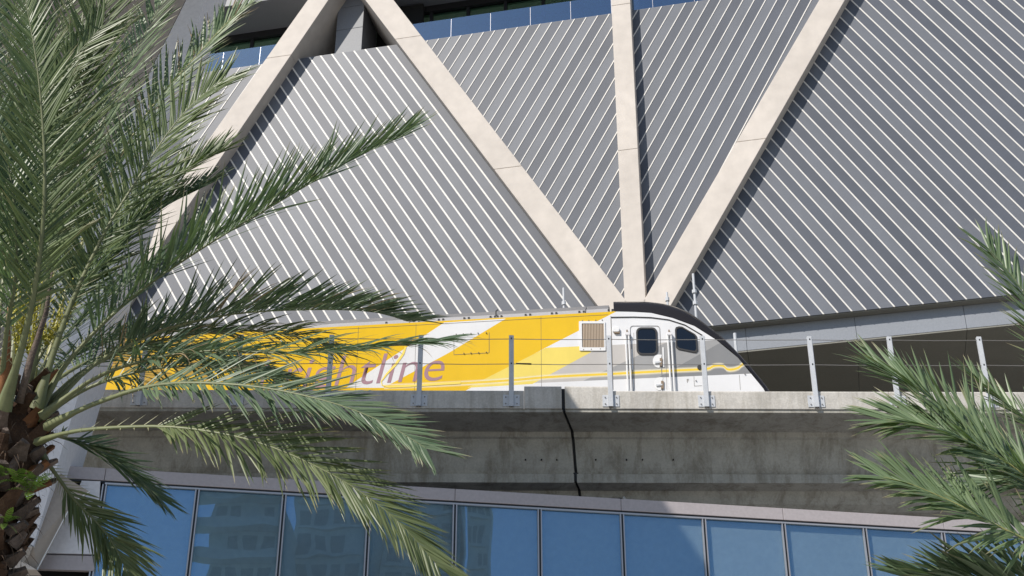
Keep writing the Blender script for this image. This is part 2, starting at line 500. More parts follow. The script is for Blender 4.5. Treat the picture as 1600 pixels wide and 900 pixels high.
slab(FG, [(mull[0] - 1.6, 0), (mull[-1], 0), (mull[-1], vc1 - .02), (mull[0] - 1.6, vc1 - .02)], -.31, -.6, 'wall', M['void'], office)
slab(FG, [(mull[0] - 1.6, vc1 - .12), (mull[-1], vc1 - .12), (mull[-1], vc1 - .03), (mull[0] - 1.6, vc1 - .03)], -.61, -9.0, 'roof', M['grey_metal'], office)
# grey panels at the left end
pts = [FG.uv(*p) for p in ((113, 786), (128, 752), (157, 753), (150, 867), (71, 865))]
slab(FG, pts, .03, -.05, 'metal_panel', M['pale_metal'], office)
pts = [FG.uv(*p) for p in ((70, 868), (150, 870), (147, 893), (58, 890))]
slab(FG, pts, .035, -.05, 'metal_panel', M['coping'], office)

# ---------------------------------------------------------------- leaning pylon and an added, unseen shade slab above it
YP = 23.2
pylon = thing('leaning_pylon', 'leaning metal clad pylon with pale grey and taupe facets behind the palm', 'pylon', (atY(-60, 760, YP).x, YP, 0))
def pn(pts, mat, name, th=.12, ys=None):
    mb = MB()
    a = [atY(p[0], p[1], ys[i] if ys else YP) for i, p in enumerate(pts)]
    nrm = (a[1] - a[0]).cross(a[2] - a[0]).normalized()
    if nrm.y < 0: nrm = -nrm
    mb.prism(a, [p + nrm * th for p in a])
    return mb.build(name, mat, pylon)
pn([(385, -200), (150, 525), (52, 853), (10, 828), (-60, 760), (80, 420), (291, 0), (352, -200)], M['pale_metal'], 'front_panel', 1.2)
pn([(351, -200), (290, 0), (79, 420), (-61, 760), (-260, 700), (-260, -200)], M['taupe'], 'side_panel', .3, [YP, YP, YP, YP, YP - 2.0, YP - 2.0])
pn([(24, 836), (51, 854), (8, 858), (-60, 850), (-60, 790)], M['beam'], 'lower_panel', .3, [YP - .01, YP - .01, YP - .35, YP - .35, YP - .2])
pn([(92, 737), (106, 748), (140, 768), (113, 786), (58, 890), (8, 859), (52, 854)], M['taupe'], 'underside_panel', .05, [YP + .25] * 5 + [YP - .0, YP + .05])
pn([(-60, 866), (8, 860), (57, 890), (-60, 888)], M['beam'], 'lower_panel', .3, [YP - .02] * 4)
mb = MB(); mb.tube([atY(140, 768, YP + .2), atY(113, 786, YP + .2), atY(58, 890, YP + .2)], .012, 5)
mb.build('edge_trim', M['white_paint'], pylon)
mb = MB()
a = [atY(-300, 889, YP + .3), atY(58, 891, YP + .3)]
mb.prism([Vector((-14, YP + .3, 0)), Vector((a[1].x - 1.5, YP + .3, 0)), Vector((a[1].x - .2, YP + .3, a[1].z)), Vector((-14, YP + .3, a[1].z))],
         [Vector((-14, YP + 1.4, 0)), Vector((a[1].x - 1.5, YP + 1.4, 0)), Vector((a[1].x - .2, YP + 1.4, a[1].z)), Vector((-14, YP + 1.4, a[1].z))])
mb.build('foot', M['beam'], pylon)
# unseen slab added overhead, its edge set to shade the parapet and glass
ZR = 24.5
def sunback(p, z): return p - sdir * ((z - p.z) / -sdir.z)
A_ = sunback(atY(884, 607, 29.5), ZR)
B_ = sunback(FG.P(*FG.uv(1078, 843)), ZR)
sl = (B_.x - A_.x) / (B_.y - A_.y)
x0, x1 = A_.x + (11.5 - A_.y) * sl, A_.x + (25.0 - A_.y) * sl
mb = MB()
mb.prism([(-40, 11.5, ZR), (x0, 11.5, ZR), (x1, 25.0, ZR), (-40, 25.0, ZR)], [(-40, 11.5, ZR - .12), (x0, 11.5, ZR - .12), (x1, 25.0, ZR - .12), (-40, 25.0, ZR - .12)])
mb.build('roof_overhang', M['grey_metal'], pylon)
print('ROOF', x0, x1, A_, B_)
# ---------------------------------------------------------------- concrete viaduct
YG = 29.5
_p = atY(880, 610, YG)
FV = Frame((_p.x, _p.y), R(0.35))
ZT = _p.z                                                   # top of parapet
zb = FV.uv(880, 638.5)[1] - ZT
GIRD = [(.03, zb - .006), (.03, zb - .07), (.08, zb - .08), (.93, zb - .13), (.96, zb - .24), (1.02, zb - .27), (1.12, zb - .55), (1.22, zb - .88), (1.30, zb - 1.03),
        (1.20, zb - 1.04), (1.20, zb - 1.25), (1.62, zb - 1.27), (1.68, zb - 1.38), (1.78, zb - 1.52), (1.98, zb - 1.63), (2.5, zb - 1.68), (5.6, zb - 1.68), (5.6, -1.25), (1.55, -1.25), (1.45, -.36), (.28, -.36), (.28, zb - .006)]
def fv(u, z, d): return FV.P(u, ZT + z, -d)
SKEW = .24
def span(label, u0, u1, sk0, sk1, name='viaduct_span'):
    t = thing(name, label, 'viaduct', (fv((u0 + u1) / 2, 0, 3).x, YG + 3, 0))
    mb = MB()
    n = 24
    rings = []
    for k in range(n + 1):
        f = k / n
        rings.append([fv(u0 + (u1 - u0) * f + (sk0 * (1 - f) ** 8 + sk1 * f ** 8) * d, z, d) for d, z in GIRD])
    m = len(GIRD)
    for r in rings: mb.v += r
    for k in range(n):
        for j in range(m):
            a = k * m + j; b = k * m + (j + 1) % m
            mb.f.append((a, b, b + m, a + m)); mb.m.append(0)
    mb.f.append(tuple(range(m))); mb.m.append(0)
    mb.f.append(tuple(range(n * m, n * m + m))); mb.m.append(0)
    mb.build('girder', M['concrete'], t)
    return t
uj = 0.0
U0, U1 = FV.uv(-400, 610)[0], FV.uv(2000, 610)[0]
gap = .036
left = span('stained concrete viaduct span left of the open joint', U0, uj - gap, 0, SKEW)
right = span('stained concrete viaduct span right of the open joint', uj + gap, U1, SKEW, 0)
def parapet(t, u0, u1, h, name='parapet'):
    o = MB()
    prof = [(0, zb), (0, h - .03), (.02, h), (.26, h), (.28, h - .03), (.28, zb)]
    o.prism([fv(u0, z, d) for d, z in prof], [fv(u1, z, d) for d, z in prof])
    return o.build(name, M['concrete_pale'], t, bevel=.012)
ua, ub = FV.uv(819, 610)[0], FV.uv(953, 610)[0]
hh = FV.uv(850, 603)[1] - ZT
parapet(left, ua + .002, uj - gap, hh, 'parapet_end')
parapet(right, uj + gap, ub - .002, hh, 'parapet_end')
# parapet cast in lengths with hairline joints
x = ua
while x > U0:
    parapet(left, max(x - 6.2, U0), x - .006, 0); x -= 6.2
x = ub
while x < U1:
    parapet(right, x + .006, min(x + 6.2, U1), 0); x += 6.2
mb = MB(); mb.prism([fv(uj - gap - .03, zb, .10), fv(uj + gap + .03, zb, .10), fv(uj + gap + .03, hh - .02, .10), fv(uj - gap - .03, hh - .02, .10)], [fv(uj - gap - .03, zb, .2), fv(uj + gap + .03, zb, .2), fv(uj + gap + .03, hh - .02, .2), fv(uj - gap - .03, hh - .02, .2)])
mb.build('joint_seal', M['rubber'], left)  # dark strip added so the open parapet joint reads as shaded
mb = MB(); prof = [(d + .07, z + .06) if z < zb else (d + .07, z) for d, z in GIRD[:-1]]
mb.prism([fv(uj - gap - .02 + SKEW * d, z, d) for d, z in prof], [fv(uj + gap + .02 + SKEW * d, z, d) for d, z in prof])
mb.build('joint_filler', M['rubber'], left)  # dark core added inside the girder gap, standing in for its shade
# piers under the viaduct, behind the glass building
for t, us in ((left, (-4, -14)), (right, (5, 15))):
    for u in us:
        mb = MB(); mb.box(FV.P(u, (ZT - 2.4) / 2, -3.4), (.9, 0, 0), (0, .9, 0), (0, 0, (ZT - 2.45) / 2))
        mb.build('pier', M['concrete'], t)
# form tie holes in the web
for t, xs in ((left, (821, 846, 870)), (right, (931, 979, 1004, 1052))):
    for x in xs:
        y = 718
        u, z = FV.uv(x, y, -1.14)
        mb = MB(); c = FV.P(u, z, -1.13); mb.tube([c, c + Vector((0, .06, 0))], .016, 8)
        mb.build('tie_hole', M['void'], t)
# bearing ledge below the joint
ledge = thing('bearing_ledge', 'dark bearing shelf with steel edge under the open joint', 'ledge', (fv(0, 0, 2).x, YG + 2, 0))
mb = MB()
p0, p1 = FV.uv(700, 766, -1.35)[0], FV.uv(990, 776, -1.35)[0]
zz = FV.uv(980, 768, -1.35)[1]
mb.prism([FV.P(p0, zz, -1.7), FV.P(p1 - .25, zz, -1.7), FV.P(p1 - .05, zz - .3, -1.7), FV.P(p0, zz - .3, -1.7)], [FV.P(p0, zz, -5), FV.P(p1 - .25, zz, -5), FV.P(p1 - .05, zz - .3, -5), FV.P(p0, zz - .3, -5)])
mb.build('shelf', M['void'], ledge)
mb = MB(); mb.tube([FV.P(p1 - .2, zz, -1.66), FV.P(p1 + .02, zz - .3, -1.66)], .03, 4); mb.build('steel_edge', M['galv'], ledge)
mb = MB(); mb.box(FV.P((p0 + p1) / 2, (zz - .3) / 2, -3.4), (1.0, 0, 0), (0, .7, 0), (0, 0, (zz - .3) / 2)); mb.build('post', M['concrete'], ledge)

# ---------------------------------------------------------------- cable fence on the parapet
fence = thing('cable_fence', 'galvanised post and cable fence bolted to the viaduct parapet', 'fence', (fv(0, 0, 0).x, YG, ZT + zb))
posts = [(-75, 528), (72, 540), (215, 540), (365, 540), (511, 533), (654, 532), (799, 527), (955, 525), (1105, 526), (1277, 525), (1405, 527), (1549, 527), (1700, 527), (1850, 527)]
ztop = FV.uv(955, 525, .05)[1] - ZT
def post(u):
    w, dp, t = .055, .075, .012
    mb = MB()
    c = lambda a, b, z: FV.P(u + a, ZT + z, b)
    # channel section: web and two flanges
    for (a0, a1, b0, b1) in ((-w, -w + t, .004, dp), (w - t, w, .004, dp * .85), (-w + t, w - t, dp - t, dp)):
        mb.prism([c(a0, b0, zb + .03), c(a1, b0, zb + .03), c(a1, b1, zb + .03), c(a0, b1, zb + .03)], [c(a0, b0, ztop), c(a1, b0, ztop), c(a1, b1, ztop), c(a0, b1, ztop)])
    o = mb.build('post', M['galv'], fence)
    for s in (-1, 1):
        m2 = MB(); m2.prism([c(s * (w + .002), .003, zb + .05), c(s * (w + .13), .003, zb + .05), c(s * (w + .13), .003, zb + .33), c(s * (w + .002), .003, zb + .33)],
                            [c(s * (w + .002), .016, zb + .05), c(s * (w + .13), .016, zb + .05), c(s * (w + .13), .016, zb + .33), c(s * (w + .002), .016, zb + .33)])
        m2.build('bracket', M['galv'], o)
        m3 = MB()
        for z in (.11, .27):
            q = c(s * (w + .07), .016, zb + z); m3.tube([q, q + FV.n * .02], .014, 6)
        m3.build('bolt', M['cable'], o)
    m4 = MB()
    for y in (530, 569):
        z = FV.uv(955, y, .05)[1] - ZT
        m4.prism([c(-.014, dp, z - .02), c(.014, dp, z - .02), c(.014, dp, z + .02), c(-.014, dp, z + .02)], [c(-.014, dp + .004, z - .02), c(.014, dp + .004, z - .02), c(.014, dp + .004, z + .02), c(-.014, dp + .004, z + .02)])
    m4.build('cable_hole', M['black'], o)
pu = []
for x, y in posts:
    u = FV.uv(x, 636, .05)[0]; pu.append(u); post(u)
for y in (530, 569):
    z = FV.uv(955, y, .05)[1]
    pts = []
    for a, b in zip(pu[:-1], pu[1:]):
        pts += [FV.P(a, z, .045), FV.P((a + b) / 2, z - .012, .045)]
    pts.append(FV.P(pu[-1], z, .045))
    mb = MB(); mb.tube(pts, .0085, 5); mb.build('cable', M['cable'], fence)
zc = FV.uv(955, 569, .05)[1]
mb = MB(); a = FV.uv(806, 569, .05)[0]; mb.tube([FV.P(a, zc + .01, .045), FV.P(a + .35, zc, .045)], [.016, .02], 6); mb.build('turnbuckle', M['rubber'], fence)

# slender poles on the far side of the tracks
def pole(px, y0, y1, Y, rad, label, collars=()):
    b = atY(px, y1, Y); t_ = atY(px, y0, Y)
    b = Vector((t_.x, t_.y, ZT - 1.3))
    t = thing('pole', label, 'pole', b, 'slender poles behind the train')
    mb = MB(); mb.tube([b, t_], rad, 8); mb.build('shaft', M['galv'], t)
    for y in collars:
        z = atY(px, y, Y).z
        mb = MB(); mb.tube([Vector((t_.x, t_.y, z - .05)), Vector((t_.x, t_.y, z + .05))], rad * 1.9, 8); mb.build('collar', M['galv'], t)
pole(880.5, 450, 480, 33.2, .03, 'thin grey pole above the train roof left of the V shaped beams', (474,))
pole(1042, 457, 480, 33.6, .03, 'short grey pole at the foot of the rightmost cream beam', (468,))
pole(1083, 428, 520, 34.0, .035, 'tall grey pole with two collars above the train nose', (456, 474))
pole(1148, 521, 600, 34.2, .045, 'short dark pole in front of the shaded soffit beyond the train nose')

# ---------------------------------------------------------------- train
YT = 31.2
_p = atY(960, 560, YT)
FT = Frame((_p.x, _p.y), R(-6.4))
ZRAIL = ZT - 1.25
train = thing('train', 'yellow white and grey passenger train with a sloping black nose on the viaduct', 'train', (_p.x, _p.y + 1.5, ZRAIL))
def tw(u, z, w): return FT.P(u, z, -w)
def tuv(px, py, w=0.0): return FT.uv(px, py, -w)
zed = tuv(959, 487)[1]                                      # top of painted side
uE = tuv(959, 487)[0]
edge_px = [(959, 486.6), (990, 487.3), (1017.6, 489), (1051, 497), (1085, 509.5), (1119, 531), (1153, 559), (1193, 607.5)]
sil_px = [(959, 475), (990, 474.6), (1017, 475.5), (1047, 480), (1076, 491.5), (1105, 512), (1137.5, 540), (1197.5, 607.5)]
edge = [tuv(*p) for p in edge_px]
W1 = .42
sil = [tuv(*p, W1) for p in sil_px]
du, dz = edge[-1][0] - edge[-2][0], edge[-1][1] - edge[-2][1]
edge.append((edge[-1][0] + .35, edge[-1][1] - .95)); sil.append((sil[-1][0] + .42, sil[-1][1] - .95))
edge.append((edge[-1][0] + .02, ZRAIL + .9)); sil.append((sil[-1][0] + .02, ZRAIL + .9))
ULEFT = tuv(-260, 520)[0]
WT = 3.0
# painted body: long flat side, cab side following the nose curve
mb = MB()
zbot = ZRAIL + .75
prof_top = [(ULEFT, zed)] + edge
pts = [(u, z) for u, z in prof_top] + [(edge[-1][0], zbot), (ULEFT, zbot)]
mb.prism([tw(u, z, 0) for u, z in pts], [tw(u, z, WT) for u, z in pts])
body = mb.build('body', None or M['white_paint'], train)
# nose glazing and black roof shell of the cab
mb = MB()
def shell(k):
    (eu, ez), (su, sz) = edge[k], sil[k]
    r = []
    for q in (0, .25, .5, .75, 1.0):
        a = q * math.pi / 2
        r.append(tw(eu + (su - eu) * math.sin(a), ez + .004 + (sz - ez) * math.sin(a), W1 * (1 - math.cos(a)) - .006 * (1 - q)))
    r.append(tw(su, sz + .06, WT / 2))
    for q in (1.0, .75, .5, .25, 0):
        a = q * math.pi / 2
        r.append(tw(eu + (su - eu) * math.sin(a), ez + .004 + (sz - ez) * math.sin(a), WT - W1 * (1 - math.cos(a)) + .006 * (1 - q)))
    return r
rings = [shell(k) for k in range(len(edge))]
# finer rings between
fine = []
for k in range(len(rings) - 1):
    for j in range(3):
        f = j / 3
        p0, p1, p2, p3 = rings[max(k - 1, 0)], rings[k], rings[k + 1], rings[min(k + 2, len(rings) - 1)]
        fine.append([0.5 * ((2 * b) + (c - a) * f + (2 * a - 5 * b + 4 * c - d) * f * f + (3 * b - a - 3 * c + d) * f ** 3) for a, b, c, d in zip(p0, p1, p2, p3)])
fine.append(rings[-1])
m = len(fine[0])
for r in fine: mb.v += r
for k in range(len(fine) - 1):
    for j in range(m - 1):
        a = k * m + j
        mb.f.append((a, a + 1, a + m + 1, a + m)); mb.m.append(0)
M['nose_black'] = mat_base('black nose shell', (0.022, 0.019, 0.018), 0.18, 0.5)[0]
nose = mb.build('nose_shell', M['nose_black'], train, smooth=True)
# grey rear cover strip on the cab roof
mb = MB()
q = [tuv(x, y, W1 + .03) for x, y in ((990, 475.5), (1003, 475), (992, 485), (975, 486))]
# roof of the long body: sloping pale flank, darker crown
mb = MB()
r1 = tuv(860, 486.5, .12); r2 = tuv(860, 481, .55)
uR = uE - .12
def roofstrip(w0, z0, w1, z1, u0, u1, mat, name, th=.05):
    b_ = MB(); b_.prism([tw(u0, z0, w0), tw(u1, z0, w0), tw(u1, z1, w1), tw(u0, z1, w1)], [tw(u0, z0 - th, w0 + .05), tw(u1, z0 - th, w0 + .05), tw(u1, z1 - th, w1 + .05), tw(u0, z1 - th, w1 + .05)])
    return b_.build(name, mat, train)
M['roof_grey'] = weathered('train roof grey', (0.22, 0.215, 0.215), 0.85, 0.5, 1.5, 20)
M['roof_pale'] = weathered('train roof flank', (0.42, 0.41, 0.41), 0.92, 0.45, 1.5, 20)
usplit = [ULEFT, tuv(420, 510)[0], tuv(640, 500)[0], tuv(915, 490)[0], uR]
for a, b in zip(usplit[:-1], usplit[1:]):
    roofstrip(.004, zed + .006, .14, r1[1], a + .01, b - .01, M['roof_pale'], 'roof_flank')
    roofstrip(.15, r1[1] + .006, .55, r2[1] - .02, a + .01, b - .01, M['roof_grey'], 'roof_panel')
b_ = MB(); b_.prism([tw(ULEFT, zed, .5), tw(uR, zed, .5), tw(uR, r2[1] - .05, .56), tw(ULEFT, r2[1] - .05, .56)], [tw(ULEFT, zed, 2.5), tw(uR, zed, 2.5), tw(uR, r2[1] + .02, 2.4), tw(ULEFT, r2[1] + .02, 2.4)])
b_.build('roof_deck', M['roof_grey'], train)
# lifting lugs along the roof edge
for x in (603, 646, 654, 685, 692, 725, 732, 766, 773, 777, 783, 821, 828, 862, 869, 905, 912, 951, 957):
    y = 504.8 + (x - 646) * (-17.6 / 313)
    u, z = tuv(x, y - 2)
    b_ = MB(); b_.box(tw(u, z + .02, .05), FT.u * .025, (0, .03, 0), (0, 0, .04)); b_.build('roof_lug', M['rubber'], train)
u, z = tuv(774, 492); b_ = MB(); b_.tube([tw(u, z - .05, .1), tw(u, z + .16, .1), tw(u + .05, z + .2, .1)], .018, 6); b_.build('roof_aerial', M['rubber'], train)
# running gear below
b_ = MB(); b_.box(tw((ULEFT + edge[-1][0]) / 2 - .8, ZRAIL + .55, WT / 2), FT.u * ((edge[-1][0] - ULEFT) / 2 - 1.5), FT.n * 1.1, (0, 0, .19)); b_.build('underframe', M['rubber'], train)
for k in range(8):
    u = edge[-1][0] - 3.5 - k * 2.6 - (4 if k > 3 else 0)
    for w in (.55, WT - .55):
        b_ = MB(); b_.tube([tw(u, ZRAIL + .48, w - .07), tw(u, ZRAIL + .48, w + .07)], .48, 20); b_.build('wheel', M['rubber'], train)
rail = []
for w, nm in ((.78, 0), (2.22, 1)):
    b_ = MB(); b_.box(tw((ULEFT + U1) / 2, ZRAIL - .07, w), FT.u * ((U1 - ULEFT) / 2), FT.n * .035, (0, 0, .068))
    o = b_.build('rail', M['cable']); tag(o, ('near' if nm == 0 else 'far') + ' steel running rail hidden below the train on the viaduct', 'rail')

# --- paint scheme of the side, as flat print in the material (u along the train, z up)
YEL, LYE, WHI = (0.84, 0.53, 0.012), (0.87, 0.69, 0.15), (0.80, 0.80, 0.81)
TAU, GR1, GR2 = (0.55, 0.52, 0.49), (0.36, 0.355, 0.35), (0.25, 0.25, 0.25)
m_, nt, bs = mat_base('train paint', YEL, 0.22, 0.5)
tc = N(nt, 'ShaderNodeTexCoord')
dots = []
for vec in (FT.u,):
    d_ = N(nt, 'ShaderNodeVectorMath', operation='DOT_PRODUCT'); d_.inputs[1].default_value = tuple(vec)
    nt.links.new(tc.outputs['Object'], d_.inputs[0]); dots.append(math_n(nt, 'ADD', d_.outputs['Value'], -FT.o.dot(FT.u)))
sx_ = N(nt, 'ShaderNodeSeparateXYZ'); nt.links.new(tc.outputs['Object'], sx_.inputs[0])
uS, zS = dots[0], sx_.outputs['Z']
def pmask(pts):
    q = [tuv(*p) for p in pts]
    ar = sum(q[i][0] * q[(i + 1) % len(q)][1] - q[(i + 1) % len(q)][0] * q[i][1] for i in range(len(q)))
    if ar < 0: q.reverse()
    msk = None
    for i in range(len(q)):
        (a0, b0), (a1, b1) = q[i], q[(i + 1) % len(q)]
        ex, ez = a1 - a0, b1 - b0
        # left of edge: ex*(z-b0) - ez*(u-a0) > 0
        t1 = math_n(nt, 'MULTIPLY', zS, ex)
        t2 = math_n(nt, 'MULTIPLY_ADD', uS, -ez, -(ex * b0 - ez * a0))
        g = math_n(nt, 'GREATER_THAN', math_n(nt, 'ADD', t1, t2), 0.0)
        msk = g if msk is None else math_n(nt, 'MULTIPLY', msk, g)
    return msk
col = YEL
# mosaic of yellow facets towards the rear
vor = N(nt, 'ShaderNodeTexVoronoi'); vor.inputs['Scale'].default_value = 1.9
nt.links.new(tc.outputs['Object'], vor.inputs['Vector'])
sepc = N(nt, 'ShaderNodeSeparateColor'); nt.links.new(vor.outputs['Color'], sepc.inputs[0])
mos = mixc(nt, math_n(nt, 'GREATER_THAN', sepc.outputs[0], 0.55), YEL, (0.50, 0.31, 0.04))
mos = mixc(nt, math_n(nt, 'GREATER_THAN', sepc.outputs[1], 0.66), mos, (0.88, 0.58, 0.03))
col = mixc(nt, math_n(nt, 'LESS_THAN', uS, tuv(330, 560)[0]), YEL, mos)
col = mixc(nt, pmask([(694, 504), (803, 497), (700, 552), (610, 606), (540, 606), (600, 566)]), col, WHI)          # white slash
col = mixc(nt, pmask([(700, 560), (610, 606), (560, 630), (700, 700)]), col, YEL)
col = mixc(nt, pmask([(961, 485), (1400, 470), (1400, 760), (700, 760), (718, 612), (853, 543)]), col, WHI)        # white cab
col = mixc(nt, pmask([(853, 543.5), (906, 541), (925, 550), (832, 600), (730, 606)]), col, LYE)
col = mixc(nt, pmask([(853, 543), (760, 589.5), (732, 604), (690, 620), (690, 600)]), col, YEL)
col = mixc(nt, pmask([(925, 549.5), (952, 539), (1050, 534.5), (1123.5, 531), (1180, 583.5), (1054, 589), (860, 599), (832, 600)]), col, TAU)
col = mixc(nt, pmask([(1040, 535.5), (1123.5, 531), (1180, 583.5), (1054, 589), (905, 598)]), col, GR1)
col = mixc(nt, pmask([(1128, 534), (1180, 583.5), (1054, 589), (1030, 589)]), col, GR2)
# wandering yellow line with a pale glow edge
ln = [tuv(x, y) for x, y in ((600, 604), (700, 600), (800, 594), (860, 589), (960, 584), (1053, 579), (1103, 576.4), (1113, 573), (1122, 571), (1132, 573), (1141, 577.5), (1150, 576), (1158, 571), (1166, 566))]
cv = N(nt, 'ShaderNodeFloatCurve')
umin, umax = ln[0][0], ln[-1][0]
zmin, zmax = min(z for u, z in ln) - .1, max(z for u, z in ln) + .1
cur = cv.mapping.curves[0]
P_ = [((u - umin) / (umax - umin), (z - zmin) / (zmax - zmin)) for u, z in ln]
cur.points[0].location = P_[0]; cur.points[1].location = P_[-1]
for p in P_[1:-1]: cur.points.new(*p)
cv.mapping.update()
un = math_n(nt, 'MULTIPLY_ADD', uS, 1 / (umax - umin), -umin / (umax - umin))
nt.links.new(un, cv.inputs['Value'])
zl = math_n(nt, 'MULTIPLY_ADD', cv.outputs[0], zmax - zmin, zmin)
dist = math_n(nt, 'ABSOLUTE', math_n(nt, 'SUBTRACT', zS, zl))
inu = math_n(nt, 'GREATER_THAN', un, 0.0)
col = mixc(nt, math_n(nt, 'MULTIPLY', ramp(nt, dist, .085, .03), inu), col, (0.86, 0.78, 0.55))
col = mixc(nt, math_n(nt, 'MULTIPLY', math_n(nt, 'LESS_THAN', dist, .03), inu), col, (0.86, 0.60, 0.06))
dirt = ramp(nt, noise(nt, 1.3, 7, .65, (1, 1, .5)), .35, .75, .90, 1.0)
dc = N(nt, 'ShaderNodeCombineXYZ')
for i_ in range(3): nt.links.new(dirt, dc.inputs[i_])
col = mixc(nt, 1.0, col, dc.outputs[0], 'MULTIPLY')
bpn = N(nt, 'ShaderNodeBump'); bpn.inputs['Strength'].default_value = .12; bpn.inputs['Distance'].default_value = .05
nt.links.new(noise(nt, .9, 2), bpn.inputs['Height']); nt.links.new(bpn.outputs[0], bs.inputs['Normal'])
nt.links.new(col, bs.inputs['Base Color'])
body.data.materials.clear(); body.data.materials.append(m_)

# --- fittings on the side
def flat(px_pts, d0, d1, name, mat, parent=train, bevel=0):
    q = [tuv(*p) for p in px_pts]
    b_ = MB(); b_.prism([tw(u, z, -d1) for u, z in q], [tw(u, z, -d0) for u, z in q])
    return b_.build(name, mat, parent, bevel=bevel)
def rrect(x0, y0, x1, y1, r, skew=0.0, n=4):
    pts = []
    for cx, cy, a0 in ((x1 - r, y0 + r, -90), (x1 - r, y1 - r, 0), (x0 + r, y1 - r, 90), (x0 + r, y0 + r, 180)):
        for k in range(n + 1):
            a = R(a0 + 90 * k / n)
            px, py = cx + r * math.cos(a), cy + r * math.sin(a)
            pts.append((px + skew * (py - (y0 + y1) / 2), py))
    return pts
def ring(pts_out, pts_in, d0, d1, name, mat, parent=train):
    a = [tuv(*p) for p in pts_out]; c = [tuv(*p) for p in pts_in]
    b_ = MB(); n = len(a)
    V = [tw(u, z, -d0) for u, z in a] + [tw(u, z, -d1) for u, z in a] + [tw(u, z, -d1) for u, z in c] + [tw(u, z, -d0) for u, z in c]
    b_.v = V
    for i in range(n):
        j = (i + 1) % n
        for q in range(3):
            b_.f.append((q * n + i, q * n + j, (q + 1) * n + j, (q + 1) * n + i)); b_.m.append(0)
    return b_.build(name, mat, parent)
M['cab_glass'] = mat_base('dark cab glass', (0.006, 0.010, 0.018), 0.06, 0.5)[0]
SK = .045
# door with its window
door = ring(rrect(987, 509, 1034, 640, 5, SK), rrect(987.9, 509.9, 1033.1, 639, 4.6, SK), .001, .007, 'door_seal', M['roof_grey'])
wf = ring(rrect(994.3, 512, 1027.5, 555, 8, .03), rrect(997, 514.6, 1024.8, 552.4, 6, .03), .001, .022, 'door_window_frame', M['rubber'])
flat(rrect(996.5, 514, 1025.3, 553, 6.2, .03), .001, .008, 'door_window_pane', M['cab_glass'])
# cab side window, a slanting pentagon with rounded corners
cw = [(1054.5, 516), (1056, 511.8), (1061, 510.4), (1066, 511), (1086, 522.5), (1089, 526), (1090.5, 548), (1088, 551.4), (1084, 551.3), (1060, 546.5), (1056, 543)]
cx = sum(p[0] for p in cw) / len(cw); cy = sum(p[1] for p in cw) / len(cw)
ci = [(cx + (x - cx) * .86, cy + (y - cy) * .87) for x, y in cw]
ring(cw, ci, .001, .022, 'cab_window_frame', M['rubber'])
flat([(cx + (x - cx) * .9, cy + (y - cy) * .9) for x, y in cw], .001, .008, 'cab_window_pane', M['cab_glass'])
# ventilation grille
ring(rrect(905, 502.5, 946, 548.5, 1.5, .02), rrect(909.5, 506, 944, 543.5, 1, .02), .001, .025, 'grille_frame', M['white_paint'])
M['grille'] = mat_base('grille mesh', (0.23, 0.17, 0.115), 0.7)[0]
gr = flat(rrect(909, 505.5, 944.5, 544, 1, .02), .001, .006, 'grille', M['grille'])
M['grille_slat'] = mat_base('grille slat', (0.50, 0.40, 0.30), 0.6)[0]
for k in range(14):
    x = 911 + k * 2.4
    flat([(x, 506.5), (x + 1.2, 506.5), (x + 1.6, 543), (x + .4, 543)], .0065, .018, 'slat', M['grille_slat'], gr)
# long upright grab rails beside the door
for x in (977.5, 982.5, 1043, 1048.5):
    u, z0 = tuv(x, 522); _, z1 = tuv(x, 640)
    b_ = MB(); b_.tube([tw(u, z1, .0), tw(u, z1 + .05, -.07), tw(u, z0 - .05, -.07), tw(u, z0, .0)], .022, 8); b_.build('grab_rail', M['white_paint'], train)
for x in (979.5, 1045):
    flat([(x - 3, 522), (x + 4.5, 522), (x + 4.8, 526), (x - 2.8, 526)], .01, .10, 'rail_bracket', M['pale_metal'])
    flat([(x - .8, 517), (x + 1.5, 517), (x + 1.5, 522), (x - .8, 522)], .01, .06, 'rail_hook', M['grille'])
# round recessed handle plates
for x, y in ((1029, 564.5), (1031, 600)):
    cpts = [(x + 9 * math.cos(R(a)), y + 10.3 * math.sin(R(a))) for a in range(80, 281, 14)] + [(x + 5, y - 10)]
    cpts = [(min(px, x + 5), py) for px, py in cpts]
    hp = flat(cpts, .002, .010, 'handle_plate', M['white_paint'])
    flat([(x - 6, y + 1.5), (x + 4, y + .8), (x + 4.2, y + 3), (x - 5.6, y + 4)], .012, .04, 'handle', M['galv'], hp)
    flat([(x + 2, y - 4), (x + 6, y - 4), (x + 6, y + 8), (x + 2, y + 8)], .011, .035, 'latch', M['grille'], hp)
# hinges beside the door
flat([(986.2, 546), (988.2, 546), (989.5, 578), (987.5, 578)], .002, .012, 'hinge', M['white_paint'])
flat([(1034.8, 543), (1037, 543), (1038, 574), (1035.8, 574)], .002, .012, 'hinge', M['white_paint'])
